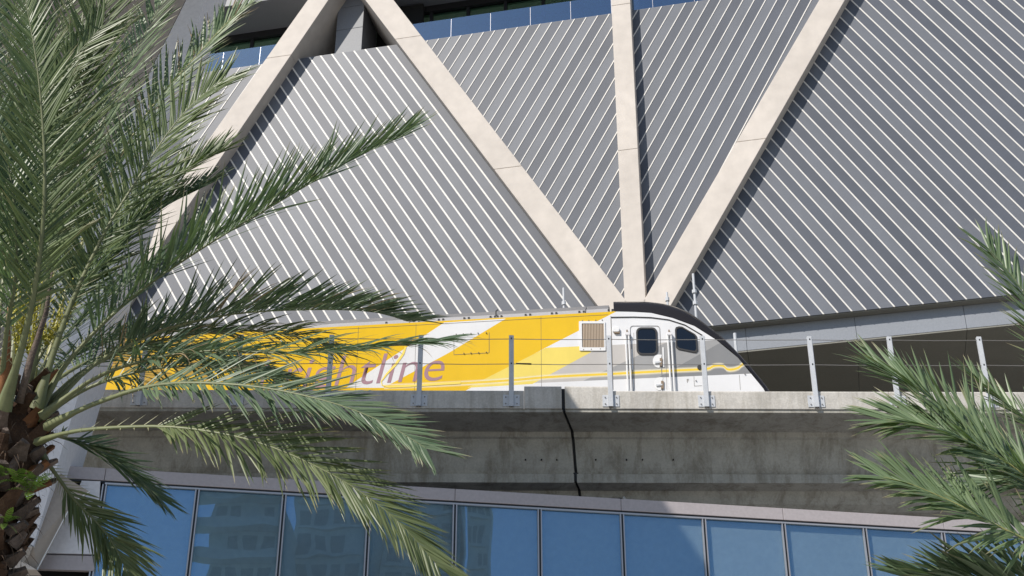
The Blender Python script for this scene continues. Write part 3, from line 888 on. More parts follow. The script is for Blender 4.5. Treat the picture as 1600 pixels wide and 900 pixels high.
# horn / lamp housing, fuel cap, drip rail, panel seams
lamp = flat(rrect(957, 512.3, 968, 520, 2.5), .002, .06, 'marker_lamp', M['white_paint'], bevel=.01)
flat([(960, 517.5), (968.3, 517.5), (968.3, 522), (960, 522)], .004, .05, 'lamp_lens', M['grille'], lamp)
flat([(1093 + 3.6 * math.cos(R(a)), 574.3 + 3.8 * math.sin(R(a))) for a in range(0, 360, 30)], .002, .02, 'fuel_cap', M['rubber'])
dr = [tuv(x, y) for x, y in ((955, 496), (990, 495.6), (1017, 496.4), (1045, 500), (1070, 508), (1097, 524))]
b_ = MB(); b_.tube([tw(u, z, -.012) for u, z in dr], .012, 6); b_.build('drip_rail', M['rubber'], train)
M['seam'] = mat_base('panel seam', (0.16, 0.14, 0.11), 0.8)[0]
def seam(p, q, w=.7):
    flat([(p[0], p[1]), (q[0], q[1]), (q[0] + (w if abs(p[0] - q[0]) < abs(p[1] - q[1]) else 0), q[1] + (0 if abs(p[0] - q[0]) < abs(p[1] - q[1]) else w)), (p[0] + (w if abs(p[0] - q[0]) < abs(p[1] - q[1]) else 0), p[1] + (0 if abs(p[0] - q[0]) < abs(p[1] - q[1]) else w))], .001, .004, 'panel_seam', M['seam'])
seam((954, 494), (957.5, 609), 1.0); seam((764, 519.5), (764, 551)); seam((709, 554), (764, 551)); seam((709, 523), (709, 554), .5)
seam((1084, 588), (1084.6, 603), .5); seam((1084.6, 603), (1097, 602.5), .5); seam((1155, 586), (1156.5, 609), .5); seam((990, 520), (991.6, 609), .4); seam((1040.5, 560), (1041.8, 609), .4)
for x, y in ((713, 523), (724, 522.3), (736, 521.6), (747, 521), (760, 520.4), (725, 552.6), (736, 552), (748, 551.4), (760, 550.8), (1087.5, 595), (1164, 584.8),
             (910, 501.7), (920, 501.3), (931, 501), (941, 500.7), (912, 547), (924, 546.4), (938, 545.8)):
    flat([(x - .6, y - .7), (x + .6, y - .7), (x + .6, y + .7), (x - .6, y + .7)], .001, .03, 'rivet', M['seam'])
for x_, t_ in ((372, .4), (560, .4), (650, .4), (845, .4)):
    seam((x_, 504 - (x_ - 646) * .055 + 2), (x_ + (x_ - 800) * .02, 612), t_)
a_, b_2 = (380, 522.5), (950, 491.5)
flat([a_, b_2, (b_2[0], b_2[1] + .5), (a_[0], a_[1] + .5)], .001, .004, 'panel_seam', M['seam'])
# lettering on the side
def lettering(txt, px, py, hpx, wpx, mat, name, shear=.22, d=.004, bold=0.0):
    cu = bpy.data.curves.new('lettering', 'FONT'); cu.body = txt; cu.shear = shear; cu.size = 1.0; cu.offset = bold
    tmp = bpy.data.objects.new('tmp_lettering', cu); COL.objects.link(tmp)
    dg = bpy.context.evaluated_depsgraph_get()
    me = bpy.data.meshes.new_from_object(tmp.evaluated_get(dg))
    bpy.data.objects.remove(tmp)
    xs = [v.co.x for v in me.vertices]; ys = [v.co.y for v in me.vertices]
    x0, x1 = min(xs), max(xs)
    ua_, za = tuv(px, py); ub_, zb_ = tuv(px + wpx, py + (wpx * -0.047)); _, zt_ = tuv(px, py - hpx)
    sxx = (ub_ - ua_) / (x1 - x0); h0 = zt_ - za
    asc = max(ys)
    szz = h0 / asc
    for v in me.vertices:
        v.co = tw(ua_ + (v.co.x - x0) * sxx, za + v.co.y * szz, -d)
    me.materials.clear(); me.materials.append(mat)
    o = bpy.data.objects.new(name, me); COL.objects.link(o); setparent(o, train)
    return o
M['mauve'] = mat_base('mauve lettering', (0.33, 0.18, 0.225), 0.4)[0]
lettering('brightline', 403, 609, 46, 291, M['mauve'], 'lettering', .2, .004, -.008)
lettering('F', 1073.5, 598, 5.5, 3.2, M['seam'], 'lettering', 0)
M['sw_yel'] = mat_base('pale yellow swoosh', (0.87, 0.66, 0.10), 0.4)[0]
sw = [(634, 542), (630, 553), (618, 570), (604, 585), (596, 596), (597, 602), (608, 605), (640, 603), (720, 598)]
b_ = MB(); q = [tuv(*p) for p in sw]
L, Rr = [], []
for i, (u, z) in enumerate(q):
    a, b = q[max(i - 1, 0)], q[min(i + 1, len(q) - 1)]
    t = Vector((b[0] - a[0], b[1] - a[1])).normalized(); w = .022 + .01 * math.sin(i)
    L.append(tw(u - t.y * w, z + t.x * w, -.008)); Rr.append(tw(u + t.y * w, z - t.x * w, -.008))
for i in range(len(q) - 1): b_.poly([L[i], Rr[i], Rr[i + 1], L[i + 1]])
b_.build('swoosh', M['sw_yel'], train)
# ---------------------------------------------------------------- towers across the street, seen mirrored in the glass
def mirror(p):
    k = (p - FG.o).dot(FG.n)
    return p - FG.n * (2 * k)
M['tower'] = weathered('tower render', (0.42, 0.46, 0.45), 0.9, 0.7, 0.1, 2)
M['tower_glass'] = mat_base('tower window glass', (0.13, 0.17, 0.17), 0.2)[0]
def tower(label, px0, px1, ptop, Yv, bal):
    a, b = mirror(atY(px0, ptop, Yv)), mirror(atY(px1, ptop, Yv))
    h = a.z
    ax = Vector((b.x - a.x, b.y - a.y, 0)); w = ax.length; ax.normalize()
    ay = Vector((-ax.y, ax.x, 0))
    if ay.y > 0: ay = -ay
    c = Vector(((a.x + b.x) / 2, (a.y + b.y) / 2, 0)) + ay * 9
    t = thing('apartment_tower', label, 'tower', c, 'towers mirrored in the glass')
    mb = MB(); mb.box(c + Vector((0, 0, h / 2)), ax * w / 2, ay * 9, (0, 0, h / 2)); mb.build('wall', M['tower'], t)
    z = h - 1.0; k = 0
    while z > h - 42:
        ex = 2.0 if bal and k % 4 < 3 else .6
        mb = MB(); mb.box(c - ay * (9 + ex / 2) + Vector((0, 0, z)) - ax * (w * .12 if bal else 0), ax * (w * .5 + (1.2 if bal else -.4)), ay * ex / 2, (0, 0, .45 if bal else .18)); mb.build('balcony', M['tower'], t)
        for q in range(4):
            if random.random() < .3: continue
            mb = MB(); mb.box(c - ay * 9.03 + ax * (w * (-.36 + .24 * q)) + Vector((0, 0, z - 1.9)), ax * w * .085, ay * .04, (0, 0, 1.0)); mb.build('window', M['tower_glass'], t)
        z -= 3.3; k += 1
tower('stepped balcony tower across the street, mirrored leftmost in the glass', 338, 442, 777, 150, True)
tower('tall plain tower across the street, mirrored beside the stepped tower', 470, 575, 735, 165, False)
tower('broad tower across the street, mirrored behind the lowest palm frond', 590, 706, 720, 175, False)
tower('slim tower across the street, mirrored rightmost of the towers', 718, 752, 760, 170, False)

# ---------------------------------------------------------------- palms
def leaf_material(name, c0, c1, tipc, tipstart=0.72):
    m, nt, b = mat_base(name, c0, 0.42, 0.5)
    at = N(nt, 'ShaderNodeAttribute', attribute_name='leaf')      # r: along the leaflet, g: random per leaflet
    sp_ = N(nt, 'ShaderNodeSeparateColor'); nt.links.new(at.outputs['Color'], sp_.inputs[0])
    c = mixc(nt, sp_.outputs[1], c0, c1)
    n = ramp(nt, noise(nt, 2.2, 3), 0.3, 0.7, 0.0, 1.0)
    c = mixc(nt, math_n(nt, 'MULTIPLY', n, 0.35), c, tuple(x * 0.6 for x in c0))
    tipf = math_n(nt, 'MULTIPLY', ramp(nt, sp_.outputs[0], tipstart, 1.0), ramp(nt, sp_.outputs[1], 0.2, 0.9))
    c = mixc(nt, tipf, c, tipc)
    dead = math_n(nt, 'GREATER_THAN', sp_.outputs[2], 0.5)
    c = mixc(nt, dead, c, (0.34, 0.25, 0.15))
    nt.links.new(c, b.inputs['Base Color'])
    tr = N(nt, 'ShaderNodeBsdfTranslucent'); 
    tcol = mixc(nt, 1.0, c, (1.0, 1.15, 0.6), 'MULTIPLY'); nt.links.new(tcol, tr.inputs['Color'])
    mx = N(nt, 'ShaderNodeMixShader'); mx.inputs[0].default_value = 0.22
    nt.links.new(b.outputs[0], mx.inputs[1]); nt.links.new(tr.outputs[0], mx.inputs[2])
    nt.links.new(mx.outputs[0], nt.nodes['Material Output'].inputs[0])
    return m
M['leaf_blue'] = leaf_material('blue green leaflets', (0.088, 0.142, 0.078), (0.175, 0.24, 0.13), (0.30, 0.24, 0.15))
M['leaf_green'] = leaf_material('green leaflets', (0.10, 0.15, 0.05), (0.19, 0.245, 0.095), (0.28, 0.22, 0.12))
M['leaf_pale'] = leaf_material('pale leaflets', (0.135, 0.20, 0.095), (0.235, 0.315, 0.165), (0.36, 0.28, 0.18), 0.7)
M['leaf_yellow'] = leaf_material('yellow green leaflets', (0.095, 0.13, 0.05), (0.19, 0.225, 0.10), (0.32, 0.25, 0.12), .8)
M['rachis'] = weathered('green leaf stalk', (0.19, 0.21, 0.10), 0.75, 0.45, 6, 30)
M['rachis_yellow'] = weathered('yellow leaf stalk', (0.33, 0.32, 0.12), 0.8, 0.45, 6, 30)
M['thorn'] = mat_base('thorn', (0.30, 0.30, 0.17), 0.5)[0]

def catmull(P, n):
    out = []
    for k in range(n + 1):
        s = k / n * (len(P) - 1); i = min(int(s), len(P) - 2); f = s - i
        a, b, c, d = P[max(i - 1, 0)], P[i], P[i + 1], P[min(i + 2, len(P) - 1)]
        if i == 0: a = b * 2 - c
        if i + 2 > len(P) - 1: d = c * 2 - b
        out.append(0.5 * ((2 * b) + (c - a) * f + (2 * a - 5 * b + 4 * c - d) * f * f + (3 * b - a - 3 * c + d) * f ** 3))
    return out

def frond(palm, pix, L=.48, start=.24, up=(0, 0, 1), vee=28, n=74, mat='leaf_blue', droop=.10, wid=.0118, rmat='rachis', dead=0.0, seed=0, a0=62, a1=22, rr=.030, sides=(1, 1), tipcurl=0.0, miss=0.03, wild=9):
    rnd = random.Random(seed * 77 + 5)
    n = int(n * 1.32)
    P = catmull([atY(x, y, Y) for x, y, Y in pix], 44)
    total = sum((P[i + 1] - P[i]).length for i in range(44))
    cum = [0]
    for i in range(44): cum.append(cum[-1] + (P[i + 1] - P[i]).length)
    def at(t):
        s = t * total
        for i in range(44):
            if cum[i + 1] >= s or i == 43:
                f = (s - cum[i]) / max(cum[i + 1] - cum[i], 1e-6)
                return P[i].lerp(P[i + 1], f), (P[i + 1] - P[i]).normalized()
    UP = Vector(up).normalized()
    # stalk, flattened and tapering
    mb = MB()
    m = 6
    for k in range(23):
        t = k / 22; p, T = at(min(t, .999))
        Nn = (UP - T * UP.dot(T)).normalized(); B = T.cross(Nn)
        r = rr * ((1 - t) ** 1.25 * .92 + .08) * (1 + 1.1 * max(0, .10 - t) / .10)
        for j in range(m):
            q = 2 * math.pi * j / m
            mb.v.append(p + B * (math.cos(q) * r * 1.15) + Nn * (math.sin(q) * r * .75))
    for k in range(22):
        for j in range(m):
            a = k * m + j; b = k * m + (j + 1) % m
            mb.f.append((a, b, b + m, a + m)); mb.m.append(0)
    st = mb.build('frond', M[rmat], palm, smooth=True)
    # leaflets and basal thorns
    V, F, C = [], [], []
    segs = 5
    for side in (1, -1):
        if not sides[0 if side > 0 else 1]: continue
        for k in range(n):
            t = start + (1 - start) * max(0.0, (k + rnd.uniform(-.3, .3)) / (n - 1)) ** .94
            t = min(max(t, start), .998)
            if rnd.random() < miss: continue
            s = (t - start) / (1 - start)
            p, T = at(t)
            Nn = (UP - T * UP.dot(T)).normalized(); B = T.cross(Nn)
            ln = 1.42 * L * (0.5 + 0.5 * math.sin(min(1, (s * 2.6 + .12)) * math.pi / 2)) * (1 - .42 * max(0, s - .45) / .55) * rnd.uniform(.84, 1.1)
            ang = R(a0 + (a1 - a0) * s + rnd.uniform(-7, 7))
            ve = R(vee * rnd.uniform(.55, 1.35) + rnd.uniform(-wild, wild) + (rnd.choice((-14, 0, 16)) if s < .6 else 0))
            D = (T * math.cos(ang) + (B * (side * math.cos(ve)) + Nn * math.sin(ve)) * math.sin(ang)).normalized()
            # blade faces partly up, folded along its midrib
            Wd = D.cross(Nn * math.cos(ve) - B * (side * math.sin(ve))).normalized()
            tw_ = rnd.uniform(-.5, .5)
            Fn = D.cross(Wd).normalized()
            Wd = (Wd * math.cos(tw_) + Fn * math.sin(tw_)).normalized()
            Fn = D.cross(Wd).normalized()
            w = wid * rnd.uniform(.8, 1.15) * (0.55 + .45 * min(1, ln / L * 1.3))
            g = rnd.random(); dd = 1.0 if rnd.random() < dead else 0.0
            if dd: w *= .6
            dr_ = droop * rnd.uniform(.5, 1.5) * (2.2 if dd else 1)
            i0 = len(V)
            bend = rnd.uniform(-.05, .05)
            q = Vector(p)
            d_ = Vector(D)
            prof = (.45, .9, 1.0, .85, .55, 0.0)
            for j in range(segs + 1):
                x = j / segs
                ww = w * prof[j]
                if j < segs:
                    V += [q - Wd * ww + Fn * ww * .35, q, q + Wd * ww + Fn * ww * .35]
                    C += [(x, g, dd)] * 3
                else:
                    V.append(q); C.append((1.0, g, dd))
                d_ = (d_ + Vector((0, 0, -1)) * dr_ * (x + .2) * .6 + Wd * bend * .4).normalized()
                q = q + d_ * ln / segs
            for j in range(segs - 1):
                a = i0 + j * 3
                F += [(a, a + 1, a + 4, a + 3), (a + 1, a + 2, a + 5, a + 4)]
            a = i0 + (segs - 1) * 3
            F += [(a, a + 1, a + 3), (a + 1, a + 2, a + 3)]
    lo = new_obj('leaflets', V, F, M[mat], st)
    lo['kind'] = 'stuff'
    ca = lo.data.color_attributes.new('leaf', 'FLOAT_COLOR', 'POINT')
    ca.data.foreach_set('color', [c for col_ in C for c in (*col_, 1.0)])
    # spines on the stalk
    if start > .12:
        tb = MB()
        for k in range(16):
            t = .10 + (start - .08) * k / 15; p, T = at(t)
            Nn = (UP - T * UP.dot(T)).normalized(); B = T.cross(Nn) * (1 if k % 2 else -1)
            d_ = (T * .6 + B * .8 + Nn * .25).normalized()
            l_ = .06 + .16 * (t / start) ** 2
            a = p + B * rr * .8
            tb.poly([a - T * .006, a + T * .006, a + d_ * l_])
        th = tb.build('spines', M['thorn'], st); th['kind'] = 'stuff'
    return st

M['boot'] = weathered('fibrous brown leaf base', (0.11, 0.065, 0.042), 0.4, 0.9, 9, 45, 0.3, .2, .8)
M['boot_grey'] = weathered('grey weathered leaf base', (0.21, 0.165, 0.14), 0.4, 0.9, 9, 45, 0.25, .2, .8)
M['boot_orange'] = weathered('orange brown leaf base', (0.27, 0.115, 0.045), 0.45, 0.8, 9, 40, 0.2)
M['fern'] = leaf_material('bright fern', (0.06, 0.12, 0.02), (0.16, 0.26, 0.05), (0.2, 0.3, .05))
M['flower'] = mat_base('yellow flower strands', (0.46, 0.42, 0.04), 0.6)[0]

def palm_trunk(palm, base, top, r0, r1, nboot, seed):
    rnd = random.Random(seed)
    mb = MB(); pts, rs = [], []
    for k in range(25):
        f = k / 24
        pts.append(base.lerp(top, f)); rs.append((r0 + (r1 - r0) * f) * (1 + .35 * max(0, f - .88) / .12) + rnd.uniform(-.01, .01))
    mb.tube(pts, rs, 18)
    mb.build('trunk', M['boot'], palm, smooth=True)
    for k in range(nboot):
        f = k / nboot
        z = top.z + .25 - f * 2.2
        a = k * 2.39996 + rnd.uniform(-.15, .15)
        out = Vector((math.cos(a), math.sin(a), 0)); side = Vector((-out.y, out.x, 0))
        fall = max(0, f - .75) / .25
        rad = (r1 + .07) * (1 - .25 * fall) + (-.05 if z > top.z + .05 else 0)
        c = Vector((top.x, top.y, z)) + out * (rad - .06)
        ln = rnd.uniform(.12, .30) * (1 - .35 * fall); w = rnd.uniform(.045, .105)
        upv = (out * rnd.uniform(.45, 1.0) + Vector((0, 0, 1)) * rnd.uniform(.3, 1.0) + side * rnd.uniform(-.35, .35)).normalized()
        nn = upv.cross(side).normalized()
        b = MB()
        rings = []
        for q, (ww, th) in enumerate(((1.25, .050), (1.0, .040), (.72, .030), (.55, .024))):
            o_ = c + upv * (ln * q / 3)
            jit = rnd.uniform(-.012, .012)
            rings.append([o_ - side * w * ww - nn * th * .3, o_ - side * w * ww * .5 + nn * (th + jit), o_ + side * w * ww * .5 + nn * (th - jit), o_ + side * w * ww - nn * th * .3, o_ - nn * th * .9])
        i0 = 0
        for r_ in rings: b.v += r_
        for q in range(3):
            for j in range(5):
                p_ = q * 5 + j; s_ = q * 5 + (j + 1) % 5
                b.f.append((p_, s_, s_ + 5, p_ + 5)); b.m.append(0)
        b.f.append((15, 16, 17, 18, 19)); b.m.append(0)
        x = rnd.random()
        b.build('leaf_base', M['boot_grey'] if x < .45 else (M['boot'] if x < .88 else M['boot_orange']), palm)

def fibres(palm, top, r1, n, seed):
    rnd = random.Random(seed); V, F = [], []
    for k in range(n):
        a = rnd.uniform(0, 2 * math.pi); z = top.z + .25 - rnd.random() * 1.9
        out = Vector((math.cos(a), math.sin(a), 0)); sd = Vector((-out.y, out.x, 0))
        p = Vector((top.x, top.y, z)) + out * (r1 + rnd.uniform(.0, .14)); d = (out * rnd.uniform(.1, .9) + sd * rnd.uniform(-.7, .7) + Vector((0, 0, rnd.uniform(-1, .5)))).normalized()
        w = sd * rnd.uniform(.002, .007); l_ = rnd.uniform(.06, .22); i = len(V)
        q = p + d * l_ * .5 + Vector((0, 0, -.02)); e = q + (d + Vector((0, 0, -.7))).normalized() * l_ * .5
        V += [p - w, p + w, q + w, q - w, e]; F += [(i, i + 1, i + 2, i + 3), (i + 3, i + 2, i + 4)]
    o = new_obj('fibres', V, F, M['fibre'], palm); o['kind'] = 'stuff'
M['fibre'] = weathered('palm fibre', (0.17, 0.11, 0.07), 0.5, 0.9, 9, 45)
YL = 11.6
crown = atY(2, 655, YL)
lp = thing('palm_tree', 'large date palm at the left edge with a shaggy trunk and yellow flowers', 'palm tree', (crown.x, crown.y, 0), 'date palms')
palm_trunk(lp, Vector((crown.x, crown.y, 0)), crown, .20, .30, 190, 3)
fibres(lp, crown, .31, 900, 8)
b0 = lambda x, y, d=0: (x, y, YL + d)
FR = [
    # (points, options)
    ([b0(60, 640, -.1), b0(110, 560, -.2), b0(200, 470, -.3), b0(300, 398, -.45), b0(420, 325, -.6), b0(535, 258, -.7), b0(630, 210, -.8)], dict(L=.54, up=(-.25, -.6, .75), vee=30, n=112, wild=26, mat='leaf_blue', start=.20, droop=.05, a0=54, a1=29)),
    ([b0(30, 640, -.15), b0(62, 520, -.3), b0(80, 380, -.5), b0(95, 260, -.6), b0(132, 130, -.7), b0(175, -30, -.8), b0(215, -140, -.8)], dict(L=.52, up=(.2, -1, .35), vee=18, n=86, mat='leaf_green', start=.26, a0=44, a1=27, droop=.02)),
    ([b0(10, 640, .1), b0(28, 480, .2), b0(45, 300, .3), b0(62, 170, .35), b0(105, 0, .4), b0(150, -130, .4)], dict(L=.52, up=(.15, -1, .3), vee=15, n=84, mat='leaf_green', start=.28, a0=44, a1=27)),
    ([b0(40, 640, .2), b0(75, 470, .4), b0(125, 280, .6), b0(190, 125, .8), b0(250, 10, .9), b0(285, -50, .9)], dict(L=.50, up=(-.2, -.95, .3), vee=16, n=90, mat='leaf_pale', start=.26, a0=46, a1=27)),
    ([b0(55, 640, -.2), b0(105, 490, -.35), b0(160, 370, -.45), b0(205, 295, -.5), b0(262, 208, -.55), b0(305, 158, -.6), b0(352, 122, -.6)], dict(L=.50, up=(.15, -1, .55), vee=14, n=76, mat='leaf_green', start=.30, a0=56, a1=27, droop=.03)),
    ([b0(55, 640, .2), b0(110, 430, .5), b0(175, 270, .8), b0(235, 170, .9), b0(300, 95, 1.0), b0(360, 30, 1.1), b0(412, -12, 1.1)], dict(L=.50, up=(-.25, -.92, .35), vee=18, n=90, wid=.0135, mat='leaf_pale', start=.34, dead=.12, rmat='rachis_yellow', a0=46)),
    ([b0(66, 650, 0), b0(140, 575, .1), b0(210, 535, .2), b0(280, 508, .25), b0(370, 490, .3), b0(480, 484, .3), b0(580, 487, .25), b0(640, 503, .2)], dict(L=.50, up=(-.1, -.5, .85), vee=42, n=96, mat='leaf_blue', start=.25, droop=.10, a0=55, a1=28, dead=.10, miss=.08)),
    ([b0(66, 650, -.2), b0(150, 590, -.4), b0(240, 560, -.6), b0(340, 548, -.7), b0(450, 552, -.8), b0(560, 545, -.9), b0(690, 533, -1.0)], dict(L=.46, up=(-.05, -.55, .85), vee=16, n=84, mat='leaf_blue', start=.24, droop=.26, a0=60, a1=26, dead=.12, miss=.06)),
    ([b0(75, 665, -.3), b0(150, 630, -.6), b0(250, 601, -.9), b0(380, 602, -1.2), b0(500, 624, -1.4), b0(595, 658, -1.5), b0(665, 700, -1.6)], dict(L=.41, up=(.1, -.85, .55), vee=4, n=96, mat='leaf_blue', start=.28, droop=.05, a0=48, a1=27)),
    ([b0(60, 690, -.3), b0(110, 675, -.6), b0(180, 668, -.8), b0(280, 668, -1.0), b0(400, 690, -1.2), b0(520, 742, -1.35), b0(615, 808, -1.4), b0(685, 885, -1.4)], dict(L=.46, up=(.3, -.85, .5), vee=4, n=96, mat='leaf_yellow', start=.32, droop=.10, a0=46, a1=27, rr=.024)),
    ([b0(60, 672, .2), b0(100, 684, .5), b0(145, 700, .7), b0(200, 735, .9), b0(252, 780, 1.0)], dict(L=.36, up=(.2, -.6, .8), vee=10, n=60, mat='leaf_blue', start=.20, droop=.06, a0=50, a1=22)),
    ([b0(62, 705, .15), b0(95, 752, .3), b0(120, 785, .35), b0(150, 815, .4), b0(180, 855, .4), b0(215, 930, .4)], dict(L=.40, up=(.5, -.8, .3), vee=5, n=60, mat='leaf_yellow', start=.24, droop=.12, a0=38, a1=25, rr=.022)),
    # fuller crown: backward, leftward and upward fronds
    ([b0(-20, 640, .2), b0(-20, 450, .3), b0(-10, 250, .3), b0(10, 100, .2), b0(40, -80, .1)], dict(L=.5, up=(.3, -1, .2), vee=15, n=80, mat='leaf_blue', a0=46, a1=27)),
    ([b0(-30, 640, -.2), b0(-60, 480, -.4), b0(-70, 320, -.6), b0(-50, 150, -.7), b0(-30, 0, -.7)], dict(L=.52, up=(.6, -.8, .3), vee=20, n=80, mat='leaf_blue', a0=50, a1=27)),
    #([b0(20, 640, .4), b0(60, 500, .8), b0(110, 380, 1.2), b0(175, 260, 1.5), b0(235, 160, 1.6)], dict(L=.5, up=(-.3, -.7, .6), vee=22, n=76, mat='leaf_blue', a0=52, a1=27)),
    ([b0(30, 640, .5), b0(90, 540, 1.0), b0(160, 470, 1.5), b0(240, 415, 1.9), b0(330, 372, 2.0)], dict(L=.48, up=(-.2, -.3, 1), vee=25, n=74, mat='leaf_blue', a0=55, a1=29)),
    ([b0(10, 630, .6), b0(35, 500, 1.1), b0(60, 400, 1.5), b0(100, 290, 1.7), b0(130, 190, 1.8)], dict(L=.5, up=(0, -1, .5), vee=20, n=72, mat='leaf_blue', a0=52, a1=29)),
    ([b0(0, 630, -.4), b0(10, 520, -.8), b0(25, 420, -1.1), b0(20, 300, -1.3), b0(-5, 180, -1.3)], dict(L=.48, up=(.7, -.7, .4), vee=15, n=70, mat='leaf_blue', a0=50, a1=29)),
    ([b0(-40, 640, 0), b0(-140, 540, 0), b0(-260, 470, 0), b0(-400, 430, -.1)], dict(L=.5, up=(0, -.3, 1), vee=25, n=66, mat='leaf_blue')),
    ([b0(-40, 660, -.2), b0(-160, 620, -.5), b0(-300, 620, -.8), b0(-430, 680, -1)], dict(L=.5, up=(0, -.4, 1), vee=15, n=66, mat='leaf_green')),
    ([b0(-30, 640, .3), b0(-100, 440, .6), b0(-150, 280, .8), b0(-160, 100, .9)], dict(L=.5, up=(.4, -.8, .4), vee=20, n=70, mat='leaf_blue')),
    ([b0(20, 650, .5), b0(70, 590, 1.0), b0(140, 545, 1.5), b0(230, 520, 1.9), b0(340, 520, 2.1)], dict(L=.42, up=(0, -.2, 1), vee=25, n=66, mat='leaf_blue', droop=.12)),
    #([b0(15, 640, .2), b0(55, 450, .45), b0(100, 330, .6), b0(160, 235, .7), b0(225, 190, .7)], dict(L=.42, up=(-.5, -.6, .6), vee=30, n=70, mat='leaf_pale', start=.4, droop=.05)),
    ([b0(5, 640, -.5), b0(40, 520, -.9), b0(62, 400, -1.2), b0(70, 270, -1.4), b0(60, 120, -1.5), b0(40, 0, -1.5)], dict(L=.5, up=(.3, -.9, .3), vee=12, n=84, mat='leaf_green', a0=48, a1=27)),
    ([b0(15, 640, -.1), b0(60, 560, 0), b0(110, 480, .1), b0(150, 420, .2), b0(230, 340, .2), b0(320, 290, .2)], dict(L=.48, up=(-.2, -.75, .65), vee=25, n=84, mat='leaf_blue', start=.34, a0=52, a1=29)),
    ([b0(25, 650, .3), b0(80, 600, .6), b0(150, 560, .9), b0(240, 545, 1.1), b0(350, 560, 1.2), b0(440, 590, 1.2)], dict(L=.46, up=(0, -.7, .7), vee=12, n=84, mat='leaf_blue', start=.3, droop=.14, a0=52, a1=22)),
    ([b0(-10, 640, .6), b0(0, 480, 1.0), b0(25, 330, 1.3), b0(75, 200, 1.5), b0(130, 90, 1.6)], dict(L=.52, up=(0, -1, .4), vee=15, n=80, mat='leaf_blue', a0=50, a1=29)),
    ([b0(-20, 630, -.3), b0(-30, 500, -.5), b0(-20, 380, -.7), b0(30, 240, -.8), b0(85, 130, -.8), b0(160, 40, -.8)], dict(L=.5, up=(.2, -.95, .3), vee=12, n=84, mat='leaf_green', a0=48, a1=27)),
    ([b0(40, 640, .1), b0(95, 520, .2), b0(150, 420, .25), b0(215, 330, .3), b0(285, 270, .3), b0(345, 235, .3)], dict(L=.46, up=(-.1, -.8, .6), vee=22, n=84, mat='leaf_green', start=.36, a0=52, a1=29)),
    ([b0(60, 645, .1), b0(130, 580, .3), b0(220, 540, .5), b0(320, 520, .6), b0(410, 518, .7), b0(470, 526, .7), b0(520, 545, .7)], dict(L=.42, up=(0, -.6, .8), vee=18, n=80, mat='leaf_yellow', start=.26, droop=.30, a0=60, a1=30, dead=.12, wild=35, wid=.0095)),
    ([b0(60, 655, -.1), b0(140, 605, -.2), b0(230, 578, -.3), b0(310, 572, -.4), b0(380, 578, -.5), b0(440, 592, -.5)], dict(L=.42, up=(0, -.6, .8), vee=10, n=80, mat='leaf_blue', start=.26, droop=.24, a0=60, a1=30, dead=.08, wild=30, wid=.010)),
]
for i, (pts, kw) in enumerate(FR):
    frond(lp, pts, seed=i + 1, **kw)
# flower clusters: bundles of thin strands
def flowers(palm, x, y, Y, h, spread, n, seed):
    rnd = random.Random(seed); mb = MB()
    base = atY(x, y, Y)
    for k in range(n):
        d = Vector((rnd.uniform(-1, 1) * spread, rnd.uniform(-1, 1) * spread, 1)).normalized()
        l_ = h * rnd.uniform(.6, 1)
        p = base.copy(); pts = [p]
        for j in range(5):
            d = (d + Vector((rnd.uniform(-.16, .16), rnd.uniform(-.16, .16), -.02))).normalized()
            p = p + d * l_ / 5; pts.append(p)
        mb.tube(pts, .0035, 3, cap=False)
        for j in range(9):
            q = pts[1 + j % 5] + Vector((rnd.uniform(-.012, .012), rnd.uniform(-.012, .012), rnd.uniform(-.04, .04)))
            mb.box(q, (.0045, 0, 0), (0, .0045, 0), (.001, .002, .008))
    o = mb.build('flower_cluster', M['flower'], palm); o['kind'] = 'stuff'
flowers(lp, 25, 560, YL - .3, .92, .13, 26, 4)
flowers(lp, 45, 560, YL - .25, .70, .40, 26, 5)
flowers(lp, 70, 540, YL - .1, .5, .55, 16, 6)
# orange brown flower sheath
mb = MB(); mb.tube([atY(2, 640, YL - .45), atY(6, 590, YL - .55), atY(11, 540, YL - .6), atY(13, 480, YL - .6)], [.03, .045, .035, .006], 10)
mb.build('sheath', M['boot_orange'], lp, smooth=True)
mb = MB(); mb.tube([atY(30, 630, YL - .4), atY(48, 560, YL - .5), atY(72, 490, YL - .55), atY(82, 420, YL - .55)], [.035, .03, .022, .008], 7)
mb.build('flower_stalk', M['boot_grey'], lp, smooth=True)
# ferns rooted between the old leaf bases
def fern(palm, x, y, Y, l_, n, seed):
    rnd = random.Random(seed); V, F, C = [], [], []
    base = atY(x, y, Y)
    for k in range(n):
        d = Vector((rnd.uniform(-1, 1), rnd.uniform(-1, -.1), rnd.uniform(-.1, 1))).normalized()
        p = base.copy(); s_ = d.cross(Vector((0, 0, 1))).normalized(); g = rnd.random()
        m = 9
        for j in range(m):
            d = (d + Vector((0, 0, -.12))).normalized(); p = p + d * l_ / m
            w = l_ * .17 * math.sin((j + 1.2) / (m + 1) * math.pi)
            for sd in (-1, 1):
                i = len(V); q = p + s_ * sd * w + d * w * .3
                V += [p - d * l_ * .03, p + d * l_ * .03, q + d * .006, q - d * .006]; C += [(.2, g, 0)] * 4; F.append((i, i + 1, i + 2, i + 3))
    o = new_obj('fern', V, F, M['fern'], palm); o['kind'] = 'stuff'
    ca = o.data.color_attributes.new('leaf', 'FLOAT_COLOR', 'POINT'); ca.data.foreach_set('color', [c for q in C for c in (*q, 1.0)])
fern(lp, 5, 745, YL - .42, .16, 7, 1); fern(lp, 28, 755, YL - .40, .2, 8, 2); fern(lp, 48, 770, YL - .36, .22, 9, 3); fern(lp, 58, 752, YL - .34, .15, 6, 4); fern(lp, 8, 818, YL - .34, .16, 8, 5)

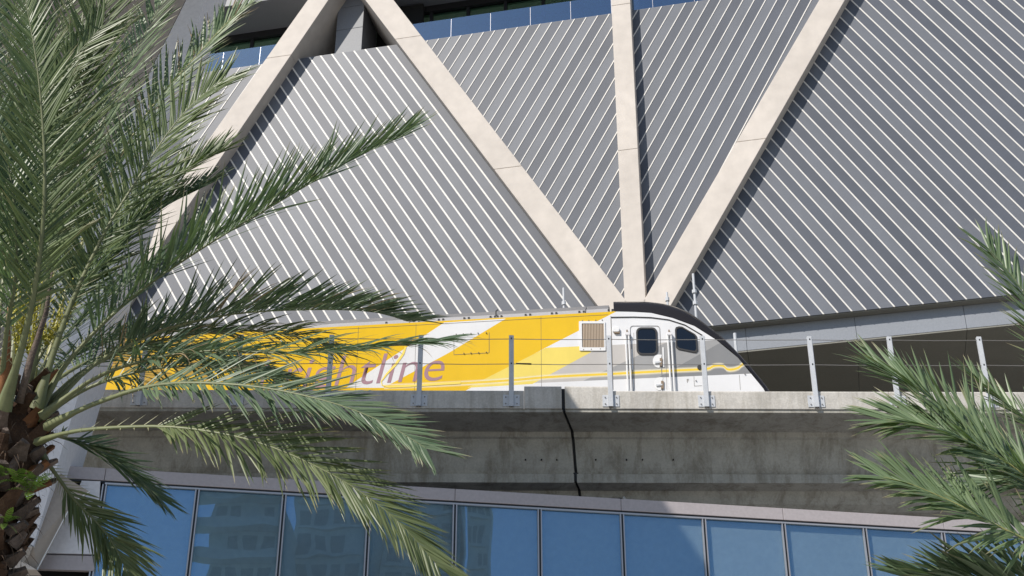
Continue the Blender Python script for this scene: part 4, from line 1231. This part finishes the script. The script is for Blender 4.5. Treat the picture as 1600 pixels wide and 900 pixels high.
YR = 9.6
crown2 = atY(1790, 905, YR)
rp = thing('palm_tree', 'date palm whose sunlit fronds reach in from the right edge', 'palm tree', (crown2.x, crown2.y, 0), 'date palms')
palm_trunk(rp, Vector((crown2.x, crown2.y, 0)), crown2, .20, .30, 60, 9)
c0 = lambda x, y, d=0: (x, y, YR + d)
FR2 = [
    ([c0(1780, 900, .1), c0(1745, 740, .2), c0(1692, 620, .3), c0(1638, 520, .35), c0(1588, 440, .4), c0(1545, 388, .4)], dict(L=.40, up=(.35, -.9, .35), vee=10, n=74, mat='leaf_pale', a0=46, a1=30)),
    ([c0(1770, 905, -.1), c0(1690, 830, -.2), c0(1600, 755, -.3), c0(1520, 685, -.35), c0(1450, 620, -.4), c0(1415, 597, -.4), c0(1375, 575, -.4)], dict(L=.46, up=(.3, -.75, .7), vee=12, n=80, mat='leaf_pale', a0=56, a1=32, rmat='rachis_yellow')),
    ([c0(1770, 910, -.3), c0(1690, 815, -.5), c0(1594, 737, -.6), c0(1535, 701, -.65), c0(1491, 679, -.7), c0(1438, 661, -.7), c0(1385, 656, -.7)], dict(L=.44, up=(.25, -.8, .6), vee=8, n=80, mat='leaf_pale', a0=54, a1=30, rmat='rachis_yellow')),
    ([c0(1780, 900, .4), c0(1720, 780, .6), c0(1650, 690, .7), c0(1594, 648, .75), c0(1555, 618, .75), c0(1525, 590, .75)], dict(L=.36, up=(.3, -.75, .7), vee=14, n=58, mat='leaf_pale', a0=50, a1=32)),
    ([c0(1770, 915, -.4), c0(1690, 880, -.6), c0(1585, 835, -.8), c0(1500, 790, -.85), c0(1425, 757, -.9), c0(1400, 750, -.9), c0(1380, 745, -.9)], dict(L=.38, up=(.2, -.85, .55), vee=10, n=74, mat='leaf_pale', a0=58, a1=28, rmat='rachis_yellow', start=.30)),
    ([c0(1770, 930, -.2), c0(1690, 920, -.3), c0(1600, 912, -.4), c0(1520, 905, -.4), c0(1460, 905, -.4), c0(1418, 902, -.4)], dict(L=.36, up=(.1, -.4, .9), vee=50, n=58, mat='leaf_blue', a0=58, a1=24)),
    ([c0(1790, 880, .3), c0(1740, 800, .5), c0(1690, 760, .7), c0(1640, 745, .8), c0(1560, 750, .9), c0(1490, 770, .9)], dict(L=.40, up=(.1, -.6, .8), vee=5, n=58, mat='leaf_blue', a0=50, a1=32)),
    ([c0(1790, 880, .2), c0(1810, 700, .3), c0(1800, 540, .4), c0(1780, 400, .4)], dict(L=.42, up=(.5, -.8, .3), vee=15, n=58, mat='leaf_blue')),
    ([c0(1800, 890, .1), c0(1900, 760, .2), c0(2000, 680, .3), c0(2120, 640, .3)], dict(L=.42, up=(0, -.4, 1), vee=20, n=60, mat='leaf_blue')),
    ([c0(1810, 900, -.2), c0(1900, 880, -.5), c0(2020, 900, -.7), c0(2120, 980, -.8)], dict(L=.42, up=(0, -.4, 1), vee=15, n=60, mat='leaf_blue')),
]
for i, (pts, kw) in enumerate(FR2):
    frond(rp, pts, seed=50 + i, wild=14, wid=.0128, rr=.022, **kw)
